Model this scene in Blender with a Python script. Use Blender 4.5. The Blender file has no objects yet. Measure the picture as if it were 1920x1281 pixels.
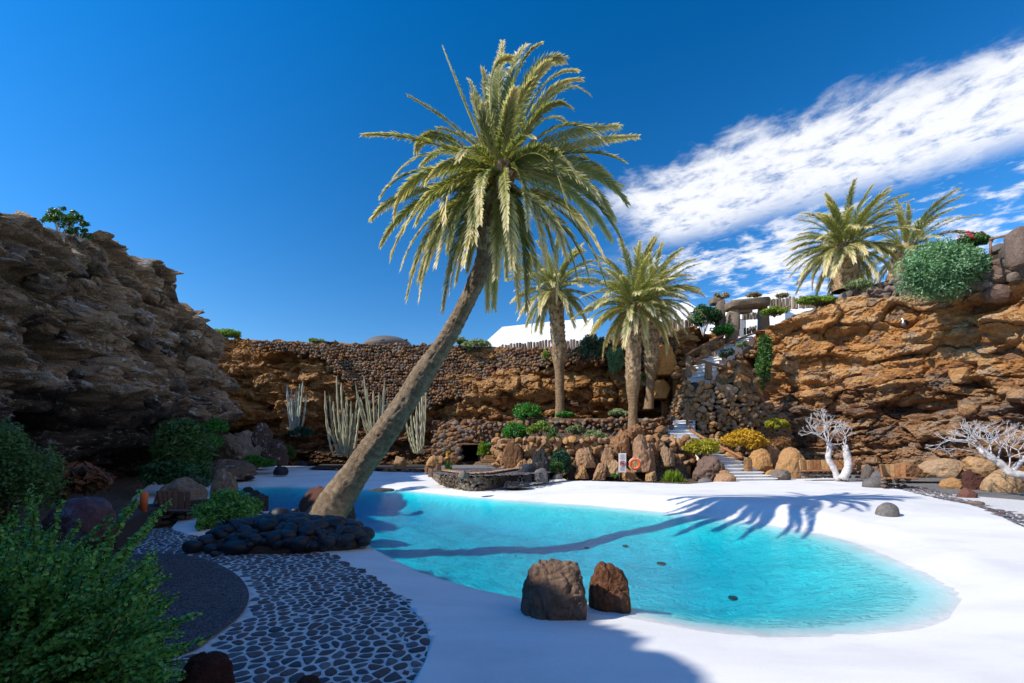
import bpy, bmesh, math, random
import numpy as np
from mathutils import Vector, Matrix, Euler
R = math.radians
rnd = random.Random(7)
C = bpy.context.scene.collection
SC = bpy.context.scene

# ------------------------------------------------------------------ camera
CAM_H, F, CX, HY = 1.75, 850.0, 960.0, 838.0
cd = bpy.data.cameras.new('camera'); cam = bpy.data.objects.new('camera', cd); C.objects.link(cam)
cam.location = (0, 0, CAM_H); cam.rotation_euler = (R(90), 0, 0)
cd.sensor_width = 36.0; cd.lens = 36.0 * F / 1920.0
cd.shift_y = (HY - 640.5) / 1920.0
cd.clip_start = 0.05; cd.clip_end = 6000
SC.camera = cam

# ------------------------------------------------------------------ sky, sun
SUNV = Vector((1.15, 0.42, -1.0)).normalized()          # the way the light travels
sun_el = math.asin(-SUNV.z); sun_az = math.atan2(-SUNV.x, -SUNV.y)   # azimuth of the sun, clockwise from +Y
w = bpy.data.worlds.new('World'); SC.world = w; w.use_nodes = True
nt = w.node_tree; nt.nodes.clear()
def N(t, typ, **k):
    n = t.nodes.new(typ)
    for a, b in k.items(): setattr(n, a, b)
    return n
def lk(t, a, b): t.links.new(a, b)
def mth(t, op, a, b=None, clamp=False):
    n = t.nodes.new('ShaderNodeMath'); n.operation = op; n.use_clamp = clamp
    for i, v in enumerate((a, b)):
        if v is None: continue
        if isinstance(v, (int, float)): n.inputs[i].default_value = v
        else: t.links.new(v, n.inputs[i])
    return n.outputs[0]
def mrange(t, v, a, b, c=0.0, d=1.0, smooth=True):
    n = t.nodes.new('ShaderNodeMapRange')
    n.interpolation_type = 'SMOOTHSTEP' if smooth else 'LINEAR'
    n.inputs[1].default_value = a; n.inputs[2].default_value = b; n.inputs[3].default_value = c; n.inputs[4].default_value = d
    t.links.new(v, n.inputs[0]); return n.outputs[0]
sky = N(nt, 'ShaderNodeTexSky', sky_type='NISHITA'); sky.sun_disc = False
sky.sun_elevation = sun_el; sky.sun_rotation = sun_az
sky.air_density = 1.0; sky.dust_density = 0.0; sky.ozone_density = 2.5
hs = N(nt, 'ShaderNodeHueSaturation'); hs.inputs['Saturation'].default_value = 1.42; hs.inputs['Value'].default_value = 0.90
hs.inputs['Hue'].default_value = 0.505
lk(nt, sky.outputs[0], hs.inputs['Color'])
gm = N(nt, 'ShaderNodeGamma'); gm.inputs[1].default_value = 1.0
lk(nt, hs.outputs[0], gm.inputs[0])
tc = N(nt, 'ShaderNodeTexCoord'); sp = N(nt, 'ShaderNodeSeparateXYZ'); lk(nt, tc.outputs['Generated'], sp.inputs[0])
zc = mth(nt, 'MAXIMUM', sp.outputs[2], 0.02)
pxn = mth(nt, 'DIVIDE', sp.outputs[0], zc); pyn = mth(nt, 'DIVIDE', sp.outputs[1], zc)
qn = mth(nt, 'ADD', mth(nt, 'MULTIPLY', pxn, 0.63), mth(nt, 'MULTIPLY', pyn, 0.78))
tn = mth(nt, 'SUBTRACT', mth(nt, 'MULTIPLY', pxn, 0.78), mth(nt, 'MULTIPLY', pyn, 0.63))
cb = N(nt, 'ShaderNodeCombineXYZ'); lk(nt, qn, cb.inputs[0]); lk(nt, mth(nt, 'MULTIPLY', tn, 0.85), cb.inputs[1])
def wnoise(sc, det, rough, off, dist=0.0):
    m = N(nt, 'ShaderNodeMapping'); m.inputs['Location'].default_value = off; lk(nt, cb.outputs[0], m.inputs[0])
    n = N(nt, 'ShaderNodeTexNoise'); n.inputs['Scale'].default_value = sc; n.inputs['Detail'].default_value = det
    n.inputs['Roughness'].default_value = rough; n.inputs['Distortion'].default_value = dist
    lk(nt, m.outputs[0], n.inputs[0]); return n.outputs[0]
n_big = wnoise(2.2, 3, .5, (3, 1, 0)); n_med = wnoise(9.0, 10, .62, (1, 7, 2), .25); n_fin = wnoise(34.0, 6, .6, (5, 2, 9))
edge = mth(nt, 'ADD', mth(nt, 'MULTIPLY', mth(nt, 'SUBTRACT', n_big, .5), .5), mth(nt, 'MULTIPLY', mth(nt, 'SUBTRACT', n_med, .5), .75))
qe = mth(nt, 'ADD', qn, mth(nt, 'MULTIPLY', edge, .5))
band = mth(nt, 'MULTIPLY', mrange(nt, qe, 1.55, 1.78), mrange(nt, qe, 2.32, 2.06))
band = mth(nt, 'MULTIPLY', band, mrange(nt, mth(nt, 'ADD', tn, mth(nt, 'MULTIPLY', edge, .3)), -.98, -.72))
puff = mth(nt, 'ADD', mth(nt, 'MULTIPLY', n_big, .55), mth(nt, 'MULTIPLY', n_med, .75))
scat = mth(nt, 'MULTIPLY', mrange(nt, puff, .60, .80), mth(nt, 'MULTIPLY', mrange(nt, qn, 2.0, 2.5), mrange(nt, tn, -1.25, -.85)))
scat = mth(nt, 'ADD', scat, mth(nt, 'MULTIPLY', mrange(nt, puff, .56, .76), mth(nt, 'MULTIPLY', mrange(nt, qn, 1.35, .9), mrange(nt, tn, .3, .9))))  # extra clouds right and behind, out of view, added as white fill light
dens = mth(nt, 'ADD', mth(nt, 'MULTIPLY', band, mrange(nt, mth(nt, 'ADD', n_med, mth(nt, 'MULTIPLY', n_fin, .25)), .33, .68)), scat, True)
dens = mth(nt, 'MULTIPLY', dens, mrange(nt, sp.outputs[2], .02, .12))
cmix = N(nt, 'ShaderNodeMixRGB'); SKYGAIN = 1.0
sg_ = mixc0 = nt.nodes.new('ShaderNodeVectorMath'); sg_.operation = 'SCALE'; sg_.inputs['Scale'].default_value = SKYGAIN; lk(nt, gm.outputs[0], sg_.inputs[0])
# a sky is most polarised (and darkest) at right angles to the sun
dtn = nt.nodes.new('ShaderNodeVectorMath'); dtn.operation = 'DOT_PRODUCT'; tc2 = N(nt, 'ShaderNodeTexCoord'); lk(nt, tc2.outputs['Generated'], dtn.inputs[0]); dtn.inputs[1].default_value = tuple(-SUNV)
c2 = mth(nt, 'MULTIPLY', dtn.outputs['Value'], dtn.outputs['Value']); pol = mth(nt, 'DIVIDE', mth(nt, 'SUBTRACT', 1.0, c2), mth(nt, 'ADD', 1.0, c2)); pol = mth(nt, 'POWER', pol, .5)
lk(nt, mth(nt, 'MULTIPLY', SKYGAIN, mth(nt, 'SUBTRACT', 1.0, mth(nt, 'MULTIPLY', pol, .50))), sg_.inputs['Scale'])
cmix.inputs[2].default_value = (3.05, 3.08, 3.2, 1)
lk(nt, mth(nt, 'MULTIPLY', dens, .92), cmix.inputs[0]); lk(nt, sg_.outputs[0], cmix.inputs[1])
bg = N(nt, 'ShaderNodeBackground'); bg.inputs[1].default_value = 0.15; lk(nt, cmix.outputs[0], bg.inputs[0])
ow = N(nt, 'ShaderNodeOutputWorld'); lk(nt, bg.outputs[0], ow.inputs[0])
sd = bpy.data.lights.new('sun', 'SUN'); sd.energy = 2.5; sd.angle = R(0.53); sd.color = (1.0, .93, .81)
sun = bpy.data.objects.new('sun', sd); C.objects.link(sun); sun.location = (-30, -10, 40)
sun.rotation_euler = SUNV.to_track_quat('-Z', 'Y').to_euler()
SC.view_settings.view_transform = 'Standard'; SC.view_settings.look = 'None'
SC.view_settings.exposure = 1.22; SC.view_settings.gamma = 1.0; SC.view_settings.use_curve_mapping = False
SC.render.engine = 'CYCLES'
SC.cycles.max_bounces = 8; SC.cycles.diffuse_bounces = 6; SC.cycles.transparent_max_bounces = 12
SC.cycles.use_denoising = True

# ------------------------------------------------------------------ helpers
def P(px, py, d): return Vector(((px - CX) / F * d, d, CAM_H + (HY - py) / F * d))
def G(px, py, z=0.0):
    d = (CAM_H - z) * F / (py - HY); return ((px - CX) / F * d, d)
def tag(o, label=None, cat=None, group=None, kind=None):
    if label: o['label'] = label
    if cat: o['category'] = cat
    if group: o['group'] = group
    if kind: o['kind'] = kind
    return o
def thing(name, label, cat, loc=(0, 0, 0), rz=0.0, group=None):
    o = bpy.data.objects.new(name, None); C.objects.link(o); o.location = loc; o.rotation_euler = (0, 0, rz)
    o.empty_display_size = .2
    return tag(o, label, cat, group)
def link(name, me, parent=None, loc=None, rot=None, scale=None):
    o = bpy.data.objects.new(name, me); C.objects.link(o)
    if parent: o.parent = parent
    if loc is not None: o.location = loc
    if rot is not None: o.rotation_euler = rot
    if scale is not None: o.scale = scale
    return o
def mesh_np(name, V, Fc, mat=None, smooth=False, attrs=None, facemat=None):
    """V (n,3), Fc a list of (m,k) index arrays."""
    V = np.asarray(V, dtype=np.float32)
    if isinstance(Fc, np.ndarray): Fc = [Fc]
    Fc = [f for f in Fc if len(f)]
    me = bpy.data.meshes.new(name)
    tot = sum(len(f) for f in Fc); loops = np.concatenate([f.ravel() for f in Fc]).astype(np.int32)
    sizes = np.concatenate([np.full(len(f), f.shape[1], dtype=np.int32) for f in Fc])
    starts = np.concatenate(([0], np.cumsum(sizes)[:-1])).astype(np.int32)
    me.vertices.add(len(V)); me.loops.add(len(loops)); me.polygons.add(tot)
    me.vertices.foreach_set('co', V.ravel()); me.loops.foreach_set('vertex_index', loops)
    me.polygons.foreach_set('loop_start', starts)
    if smooth: me.polygons.foreach_set('use_smooth', np.ones(tot, dtype=bool))
    else: me.polygons.foreach_set('use_smooth', np.zeros(tot, dtype=bool))
    if attrs:
        for k, a in attrs.items():
            at = me.attributes.new(k, 'FLOAT', 'POINT'); at.data.foreach_set('value', np.asarray(a, dtype=np.float32))
    if mat is not None:
        for m in (mat if isinstance(mat, (list, tuple)) else [mat]): me.materials.append(m)
    if facemat is not None: me.polygons.foreach_set('material_index', np.asarray(facemat, dtype=np.int32))
    me.update(calc_edges=True)
    return me
class MB:
    """collects pieces into ONE mesh"""
    def __init__(s): s.V = []; s.F = {}; s.n = 0; s.A = []
    def add(s, V, Fs, tint=0.0):
        V = np.asarray(V, dtype=float)
        if isinstance(Fs, np.ndarray): Fs = [Fs]
        for f in Fs:
            f = np.asarray(f)
            if f.ndim == 2 and len(f): s.F.setdefault(f.shape[1], []).append(f + s.n)
        s.V.append(V); s.n += len(V); s.A.append(np.full(len(V), tint) if np.isscalar(tint) else np.asarray(tint))
    def poly(s, V, faces, tint=0.0):
        by = {}
        for f in faces: by.setdefault(len(f), []).append(f)
        s.add(V, [np.array(v) for v in by.values()], tint)
    def mesh(s, name, mat, smooth=False):
        return mesh_np(name, np.concatenate(s.V), [np.concatenate(v) for v in s.F.values()], mat, smooth, {'tint': np.concatenate(s.A)})
    def build(s, name, mat, parent=None, smooth=False, kind=None):
        o = link(name, s.mesh(name, mat, smooth), parent)
        if kind: o['kind'] = kind
        return o

# numpy noise
def _h(ix, iy, iz, seed):
    x = (ix.astype(np.uint32) * np.uint32(374761393) + iy.astype(np.uint32) * np.uint32(668265263)
         + iz.astype(np.uint32) * np.uint32(2246822519) + np.uint32((seed * 3266489917) & 0xffffffff))
    x = (x ^ (x >> np.uint32(13))) * np.uint32(1274126177); x ^= x >> np.uint32(16)
    x = x * np.uint32(2654435761); x ^= x >> np.uint32(15)
    return x.astype(np.float64) / 4294967295.0
def vn(x, y, z=None, seed=0):
    x = np.asarray(x, float); y = np.asarray(y, float); z = np.zeros_like(x) if z is None else np.asarray(z, float)
    xi = np.floor(x).astype(np.int64); yi = np.floor(y).astype(np.int64); zi = np.floor(z).astype(np.int64)
    fx, fy, fz = x - xi, y - yi, z - zi
    fx = fx * fx * (3 - 2 * fx); fy = fy * fy * (3 - 2 * fy); fz = fz * fz * (3 - 2 * fz)
    r = 0
    for dx in (0, 1):
        wx = fx if dx else 1 - fx
        for dy in (0, 1):
            wy = fy if dy else 1 - fy
            for dz in (0, 1):
                wz = fz if dz else 1 - fz
                r = r + wx * wy * wz * _h(xi + dx, yi + dy, zi + dz, seed)
    return r * 2 - 1
def fbm(x, y, z=None, oct=4, seed=0, rough=.5):
    a, s, t = 1.0, 0, 0; k = 1.0
    for o in range(oct):
        s = s + a * vn(x * k, y * k, None if z is None else z * k, seed + o * 17); t += a; a *= rough; k *= 2.03
    return s / t
def worley(x, y, seed=0, jit=.9, cheb=True):
    xi = np.floor(x).astype(np.int64); yi = np.floor(y).astype(np.int64); z0 = np.zeros_like(xi)
    f1 = np.full(x.shape, 9.0); f2 = np.full(x.shape, 9.0); idr = np.zeros(x.shape)
    gx = np.zeros(x.shape); gy = np.zeros(x.shape)
    for dx in (-1, 0, 1):
        for dy in (-1, 0, 1):
            cx, cy = xi + dx, yi + dy
            px = cx + .5 + (_h(cx, cy, z0, seed) - .5) * jit; py = cy + .5 + (_h(cx, cy, z0 + 1, seed) - .5) * jit
            ex, ey = np.abs(px - x), np.abs(py - y); d = .72 * np.maximum(ex, ey) + .28 * (ex + ey) * .8 if cheb else np.hypot(ex, ey); m = d < f1
            f2 = np.where(m, f1, np.minimum(f2, d)); idr = np.where(m, _h(cx, cy, z0 + 2, seed), idr)
            gx = np.where(m, x - px, gx); gy = np.where(m, y - py, gy)
            f1 = np.where(m, d, f1)
    return f1, f2, idr, gx, gy
def sstep(a, b, x):
    t = np.clip((np.asarray(x, float) - a) / (b - a), 0, 1); return t * t * (3 - 2 * t)
def catmull(pts, n):
    p = np.asarray(pts, float); p = np.vstack([2 * p[0] - p[1], p, 2 * p[-1] - p[-2]]); out = []
    for i in range(1, len(p) - 2):
        t = np.linspace(0, 1, n, endpoint=False)[:, None]
        a, b, c, d = p[i - 1], p[i], p[i + 1], p[i + 2]
        out.append(.5 * (2 * b + (c - a) * t + (2 * a - 5 * b + 4 * c - d) * t ** 2 + (-a + 3 * b - 3 * c + d) * t ** 3))
    return np.vstack(out + [p[-2][None]])
def resample(pts, step):
    d = np.concatenate(([0], np.cumsum(np.linalg.norm(np.diff(pts, axis=0), axis=1))))
    n = max(2, int(d[-1] / step) + 1); s = np.linspace(0, d[-1], n)
    return np.stack([np.interp(s, d, pts[:, k]) for k in range(pts.shape[1])], 1), s
def sdf(x, y, poly):
    """signed distance to polygon, positive inside"""
    sh = np.shape(x); x = np.ravel(x); y = np.ravel(y); p = np.asarray(poly, float); q = np.roll(p, -1, 0)
    best = np.full(x.shape, 1e9); ins = np.zeros(x.shape, bool)
    for (ax, ay), (bx, by) in zip(p, q):
        ex, ey = bx - ax, by - ay; t = np.clip(((x - ax) * ex + (y - ay) * ey) / (ex * ex + ey * ey + 1e-12), 0, 1)
        best = np.minimum(best, np.hypot(x - ax - t * ex, y - ay - t * ey))
        c = (ay > y) != (by > y)
        with np.errstate(divide='ignore', invalid='ignore'):
            ins ^= c & (x < (bx - ax) * (y - ay) / (by - ay + 1e-15) + ax)
    return np.where(ins, best, -best).reshape(sh)
def grid_faces(nu, nv):
    i = np.arange(nu * nv).reshape(nu, nv)
    return np.stack([i[:-1, :-1], i[1:, :-1], i[1:, 1:], i[:-1, 1:]], -1).reshape(-1, 4)

# primitives returning (V, faces)
def boxv(sx, sy, sz, cz=True):
    x, y = sx / 2, sy / 2; z0, z1 = (-sz / 2, sz / 2) if cz else (0, sz)
    V = np.array([(a, b, c) for c in (z0, z1) for a, b in ((-x, -y), (x, -y), (x, y), (-x, y))], float)
    Fq = np.array([(0, 3, 2, 1), (4, 5, 6, 7), (0, 1, 5, 4), (1, 2, 6, 5), (2, 3, 7, 6), (3, 0, 4, 7)])
    return V, Fq
def bevbox(sx, sy, sz, b=.01):
    bm = bmesh.new(); bmesh.ops.create_cube(bm, size=1)
    for v in bm.verts: v.co.x *= sx; v.co.y *= sy; v.co.z *= sz
    bmesh.ops.bevel(bm, geom=bm.edges[:], offset=min(b, sx * .3, sy * .3, sz * .3), segments=1, affect='EDGES')
    V = np.array([v.co[:] for v in bm.verts]); Fs = [[v.index for v in f.verts] for f in bm.faces]; bm.free()
    return V, Fs
def tubev(pts, rad, k=8, caps=True, sq=1.0):
    pts = np.asarray(pts, float); n = len(pts); rad = np.broadcast_to(np.asarray(rad, float), (n,))
    T = np.gradient(pts, axis=0); T /= np.linalg.norm(T, axis=1)[:, None] + 1e-9
    ref = np.array([0, 0, 1.0]) if abs(T[0, 2]) < .9 else np.array([1.0, 0, 0])
    S = np.cross(T[0], ref); S /= np.linalg.norm(S); V = []
    for i in range(n):
        S = S - T[i] * S.dot(T[i]); S /= np.linalg.norm(S) + 1e-9; U = np.cross(T[i], S)
        a = np.arange(k) / k * 2 * np.pi
        V.append(pts[i] + rad[i] * (np.cos(a)[:, None] * S + np.sin(a)[:, None] * U * sq))
    V = np.concatenate(V); i = np.arange(n * k).reshape(n, k); j = np.roll(i, -1, 1)
    Fq = np.stack([i[:-1], j[:-1], j[1:], i[1:]], -1).reshape(-1, 4)
    Fs = [Fq]
    if caps: Fs.append(np.array([i[0][::-1], i[-1]]))
    return V, Fs
def icov(sub):
    bm = bmesh.new(); bmesh.ops.create_icosphere(bm, subdivisions=sub, radius=1)
    V = np.array([v.co[:] for v in bm.verts]); Fa = np.array([[v.index for v in f.verts] for f in bm.faces]); bm.free(); return V, Fa
ICO = {s: icov(s) for s in (1, 2, 3, 4, 5)}
def octv():
    V = [(1, 0, 0), (-1, 0, 0), (0, 1, 0), (0, -1, 0), (0, 0, 1), (0, 0, -1)]
    Fa = [(0, 2, 4), (2, 1, 4), (1, 3, 4), (3, 0, 4), (2, 0, 5), (1, 2, 5), (3, 1, 5), (0, 3, 5)]
    V = [np.array(v, float) for v in V]; out = []; mid = {}
    def m(a, b):
        k = (min(a, b), max(a, b))
        if k not in mid: v = V[a] + V[b]; V.append(v / np.linalg.norm(v)); mid[k] = len(V) - 1
        return mid[k]
    for a, b, c in Fa:
        x, y, z = m(a, b), m(b, c), m(c, a); out += [(a, x, z), (x, b, y), (z, y, c), (x, y, z)]
    return np.array(V), np.array(out)
OCT = octv()
def stonev(seed, sub=0, ang=.75, planes=9, rough=.0):
    """a stone: a ball cut by random planes, unit size"""
    rs = np.random.RandomState(seed); V, Fa = OCT if sub == 0 else ICO[sub]; V = V.copy()
    n = rs.normal(size=(planes, 3)); n /= np.linalg.norm(n, axis=1)[:, None]; d = rs.uniform(.62, .95, planes)
    dt = V @ n.T; r = np.where(dt > .05, d / np.maximum(dt, .05), 9).min(1); r = np.minimum(r, 1.06)
    r = ang * r + (1 - ang) * 1.0
    if rough:
        r = r * (1 + rough * fbm(V[:, 0] * 1.7 + seed, V[:, 1] * 1.7, V[:, 2] * 1.7, 5, seed, .6)
                 + rough * .35 * fbm(V[:, 0] * 7 + seed, V[:, 1] * 7, V[:, 2] * 7, 3, seed + 3, .6))
    return V * r[:, None], Fa
def rotm(e): return np.array(Euler(e).to_matrix())

# ------------------------------------------------------------------ materials
def newmat(name):
    m = bpy.data.materials.new(name); m.use_nodes = True; t = m.node_tree; t.nodes.clear()
    o = N(t, 'ShaderNodeOutputMaterial'); return m, t, o
def princ(t, o, **k):
    b = N(t, 'ShaderNodeBsdfPrincipled'); lk(t, b.outputs[0], o.inputs[0])
    for a, v in k.items(): b.inputs[a.replace('_', ' ')].default_value = v
    return b
def noise(t, vec, sc, det=5, rough=.55, dist=0.0, out=0):
    n = N(t, 'ShaderNodeTexNoise'); n.inputs['Scale'].default_value = sc; n.inputs['Detail'].default_value = det
    n.inputs['Roughness'].default_value = rough; n.inputs['Distortion'].default_value = dist
    if vec is not None: lk(t, vec, n.inputs[0])
    return n.outputs[out]
def ramp(t, fac, stops, interp='LINEAR'):
    n = N(t, 'ShaderNodeValToRGB'); n.color_ramp.interpolation = interp; e = n.color_ramp.elements
    while len(e) < len(stops): e.new(.5)
    for i, (p, c) in enumerate(stops): e[i].position = p; e[i].color = (*c, 1)
    lk(t, fac, n.inputs[0]); return n.outputs[0]
def mixc(t, fac, a, b, typ='MIX'):
    n = N(t, 'ShaderNodeMixRGB', blend_type=typ)
    for i, v in ((0, fac), (1, a), (2, b)):
        if isinstance(v, (int, float)): n.inputs[i].default_value = v
        elif isinstance(v, tuple): n.inputs[i].default_value = (*v, 1)
        else: lk(t, v, n.inputs[i])
    return n.outputs[0]
def bump(t, h, dist, b, strength=1.0):
    n = N(t, 'ShaderNodeBump'); n.inputs['Distance'].default_value = dist; n.inputs['Strength'].default_value = strength
    lk(t, h, n.inputs['Height']); lk(t, n.outputs[0], b.inputs['Normal']); return n
def wpos(t): return N(t, 'ShaderNodeNewGeometry').outputs['Position']
def rand01(t):
    oi = N(t, 'ShaderNodeObjectInfo'); at = N(t, 'ShaderNodeAttribute'); at.attribute_name = 'tint'
    return mth(t, 'FRACT', mth(t, 'ADD', oi.outputs['Random'], at.outputs['Fac']))
def tintattr(t):
    at = N(t, 'ShaderNodeAttribute'); at.attribute_name = 'tint'; return at.outputs['Fac']

def N_add(t, a, p):
    n = t.nodes.new('ShaderNodeTexNoise'); n.inputs['Scale'].default_value = 1.6; n.inputs['Detail'].default_value = 5; t.links.new(p, n.inputs[0])
    m = t.nodes.new('ShaderNodeVectorMath'); m.operation = 'MULTIPLY_ADD'; t.links.new(n.outputs[1], m.inputs[0]); m.inputs[1].default_value = (.9, .9, .9); t.links.new(a, m.inputs[2]); return m.outputs[0]
def cliff_mat(name, cols, lich=.0, zmix=None, dark=None):
    m, t, o = newmat(name); b = princ(t, o, Roughness=.92); b.inputs['Specular IOR Level'].default_value = .25
    p = wpos(t)
    mp = N(t, 'ShaderNodeMapping'); mp.inputs['Scale'].default_value = (1, 1, 2.4); lk(t, p, mp.inputs[0])
    a = noise(t, mp.outputs[0], .55, 8, .62, .4); s = noise(t, mp.outputs[0], 3.2, 8, .65)
    f = mth(t, 'ADD', mth(t, 'MULTIPLY', a, .75), mth(t, 'MULTIPLY', tintattr(t), .34))
    f = mth(t, 'ADD', f, mth(t, 'MULTIPLY', mth(t, 'SUBTRACT', s, .5), .38))
    n = len(cols); col = ramp(t, f, [(.28 + .5 * i / (n - 1), c) for i, c in enumerate(cols)])
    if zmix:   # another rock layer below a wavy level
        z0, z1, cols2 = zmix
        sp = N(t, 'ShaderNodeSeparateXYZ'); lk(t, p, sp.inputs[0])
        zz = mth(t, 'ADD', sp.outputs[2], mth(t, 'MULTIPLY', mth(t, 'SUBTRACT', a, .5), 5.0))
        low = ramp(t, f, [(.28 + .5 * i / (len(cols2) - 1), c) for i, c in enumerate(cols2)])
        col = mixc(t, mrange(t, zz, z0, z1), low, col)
    if dark:   # grey mineral stains
        d = noise(t, mp.outputs[0], .9, 6, .6); col = mixc(t, mth(t, 'MULTIPLY', mrange(t, d, .54, .62), .75), col, dark)
    fine = noise(t, p, 24, 6, .65)
    col = mixc(t, 1.0, col, ramp(t, fine, [(.25, (.55, .55, .55)), (.6, (1.05, 1.05, 1.05))]), 'MULTIPLY')
    if lich:
        g = N(t, 'ShaderNodeNewGeometry'); sn = N(t, 'ShaderNodeSeparateXYZ'); lk(t, g.outputs['Normal'], sn.inputs[0])
        l = noise(t, p, 2.4, 8, .72, .6); lm = mth(t, 'MULTIPLY', mrange(t, l, .53, .60), mrange(t, sn.outputs[2], -.1, .5))
        col = mixc(t, mth(t, 'MULTIPLY', lm, lich), col, (.62, .62, .58))
    lk(t, col, b.inputs['Base Color'])
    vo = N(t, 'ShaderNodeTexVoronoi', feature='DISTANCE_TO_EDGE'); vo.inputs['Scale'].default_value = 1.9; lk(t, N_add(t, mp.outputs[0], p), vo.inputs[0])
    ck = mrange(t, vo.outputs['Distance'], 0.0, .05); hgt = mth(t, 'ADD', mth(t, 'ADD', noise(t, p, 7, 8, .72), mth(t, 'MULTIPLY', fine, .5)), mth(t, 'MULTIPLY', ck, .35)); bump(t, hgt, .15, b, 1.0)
    return m
def stone_mat(name, cols, sc=9.0, bm_=.02, rough=.88, spots=None, spec=.25, pos=False):
    m, t, o = newmat(name); b = princ(t, o, Roughness=rough); b.inputs['Specular IOR Level'].default_value = spec
    p = wpos(t); r = rand01(t); nn = noise(t, p, sc, 7, .65)
    f = mth(t, 'ADD', mth(t, 'MULTIPLY', r, .72), mth(t, 'MULTIPLY', nn, .35))
    n = len(cols); col = ramp(t, f, [(.08 + .84 * i / (n - 1), c) for i, c in enumerate(cols)])
    col = mixc(t, 1.0, col, ramp(t, noise(t, p, sc * 3.3, 6, .7), [(.3, (.55, .55, .55)), (.62, (1.1, 1.1, 1.1))]), 'MULTIPLY')
    if spots: col = mixc(t, mrange(t, noise(t, p, sc * .8, 8, .75, .5), .55, .63), col, spots)
    lk(t, col, b.inputs['Base Color'])
    bump(t, mth(t, 'ADD', noise(t, p, sc * 1.5, 8, .7), mth(t, 'MULTIPLY', noise(t, p, sc * 7, 4, .6), .3)), bm_, b, 1.0)
    return m
def leaf_mat(name, c1, c2, c3=None, trans=.35, rough=.5, spec=.35, nsc=3.0, c3amt=(.72, .85)):
    m, t, o = newmat(name); b = N(t, 'ShaderNodeBsdfPrincipled'); b.inputs['Roughness'].default_value = rough
    b.inputs['Specular IOR Level'].default_value = spec
    r = rand01(t); nn = noise(t, wpos(t), nsc, 3, .5)
    f = mth(t, 'ADD', mth(t, 'MULTIPLY', r, .55), mth(t, 'MULTIPLY', nn, .45))
    col = ramp(t, f, [(.22, c1), (.72, c2)])
    if c3: col = mixc(t, mrange(t, tintattr(t), *c3amt), col, c3)
    lk(t, col, b.inputs['Base Color'])
    tr = N(t, 'ShaderNodeBsdfTranslucent'); lk(t, mixc(t, 1.0, col, (1.25, 1.3, .6), 'MULTIPLY'), tr.inputs[0])
    mx = N(t, 'ShaderNodeMixShader'); mx.inputs[0].default_value = trans
    lk(t, b.outputs[0], mx.inputs[1]); lk(t, tr.outputs[0], mx.inputs[2]); lk(t, mx.outputs[0], o.inputs[0])
    return m
def plain(name, c, rough=.7, nsc=6, var=.25, bm_=.0, spec=.4, metallic=0.0):
    m, t, o = newmat(name); b = princ(t, o, Roughness=rough, Metallic=metallic); b.inputs['Specular IOR Level'].default_value = spec
    nn = noise(t, wpos(t), nsc, 6, .6)
    col = mixc(t, 1.0, tuple(c), ramp(t, nn, [(.3, (1 - var,) * 3), (.7, (1 + var * .4,) * 3)]), 'MULTIPLY')
    lk(t, col, b.inputs['Base Color'])
    if bm_: bump(t, noise(t, wpos(t), nsc * 5, 6, .65), bm_, b)
    return m

M = {}
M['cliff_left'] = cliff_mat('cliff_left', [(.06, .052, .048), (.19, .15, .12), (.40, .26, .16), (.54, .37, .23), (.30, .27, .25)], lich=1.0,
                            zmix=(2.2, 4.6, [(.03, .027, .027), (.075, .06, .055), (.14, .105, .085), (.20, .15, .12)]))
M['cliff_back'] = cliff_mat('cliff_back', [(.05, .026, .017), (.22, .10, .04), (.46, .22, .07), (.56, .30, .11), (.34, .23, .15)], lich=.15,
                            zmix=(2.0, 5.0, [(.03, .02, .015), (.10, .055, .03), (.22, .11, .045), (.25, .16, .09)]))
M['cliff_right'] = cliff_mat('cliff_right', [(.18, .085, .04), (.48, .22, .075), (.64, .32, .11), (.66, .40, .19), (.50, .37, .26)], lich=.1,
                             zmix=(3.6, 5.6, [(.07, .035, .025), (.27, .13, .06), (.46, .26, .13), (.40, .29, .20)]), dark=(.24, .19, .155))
M['stone_brown'] = stone_mat('stone_brown', [(.05, .025, .018), (.13, .055, .03), (.24, .14, .08), (.30, .15, .055), (.13, .11, .095), (.26, .20, .15)])
M['stone_tower'] = stone_mat('stone_tower', [(.12, .065, .035), (.28, .16, .075), (.36, .23, .12), (.42, .22, .08), (.24, .18, .13), (.44, .31, .19)])
M['stone_grey'] = stone_mat('stone_grey', [(.07, .055, .045), (.15, .12, .10), (.22, .18, .15), (.16, .10, .075), (.27, .23, .20)])
M['stone_dark'] = stone_mat('stone_dark', [(.02, .017, .016), (.05, .04, .034), (.08, .06, .05), (.06, .035, .028)])
M['stone_garden'] = stone_mat('stone_garden', [(.13, .065, .035), (.30, .155, .07), (.42, .25, .14), (.48, .25, .08), (.28, .20, .14)], sc=4, bm_=.08)
M['planter_stone'] = stone_mat('planter_stone', [(.09, .085, .075), (.17, .15, .125), (.24, .21, .17), (.27, .18, .10), (.13, .12, .11)])
M['pebble'] = stone_mat('pebble', [(.010, .0115, .015), (.018, .02, .026), (.028, .031, .04), (.038, .042, .052)], sc=5, bm_=.006, rough=.5, spec=.4)
M['lava_red'] = stone_mat('lava_red', [(.05, .022, .018), (.10, .04, .03), (.13, .06, .04)], sc=8, bm_=.07, rough=.95)
M['lava_black'] = stone_mat('lava_black', [(.02, .02, .022), (.05, .05, .055), (.09, .09, .095)], sc=7, bm_=.08, spots=(.2, .2, .2))
M['boulder_pool'] = stone_mat('boulder_pool', [(.10, .04, .022), (.24, .11, .05), (.22, .17, .13), (.26, .13, .07)], sc=3.2, bm_=.07, spots=(.10, .07, .055))
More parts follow.
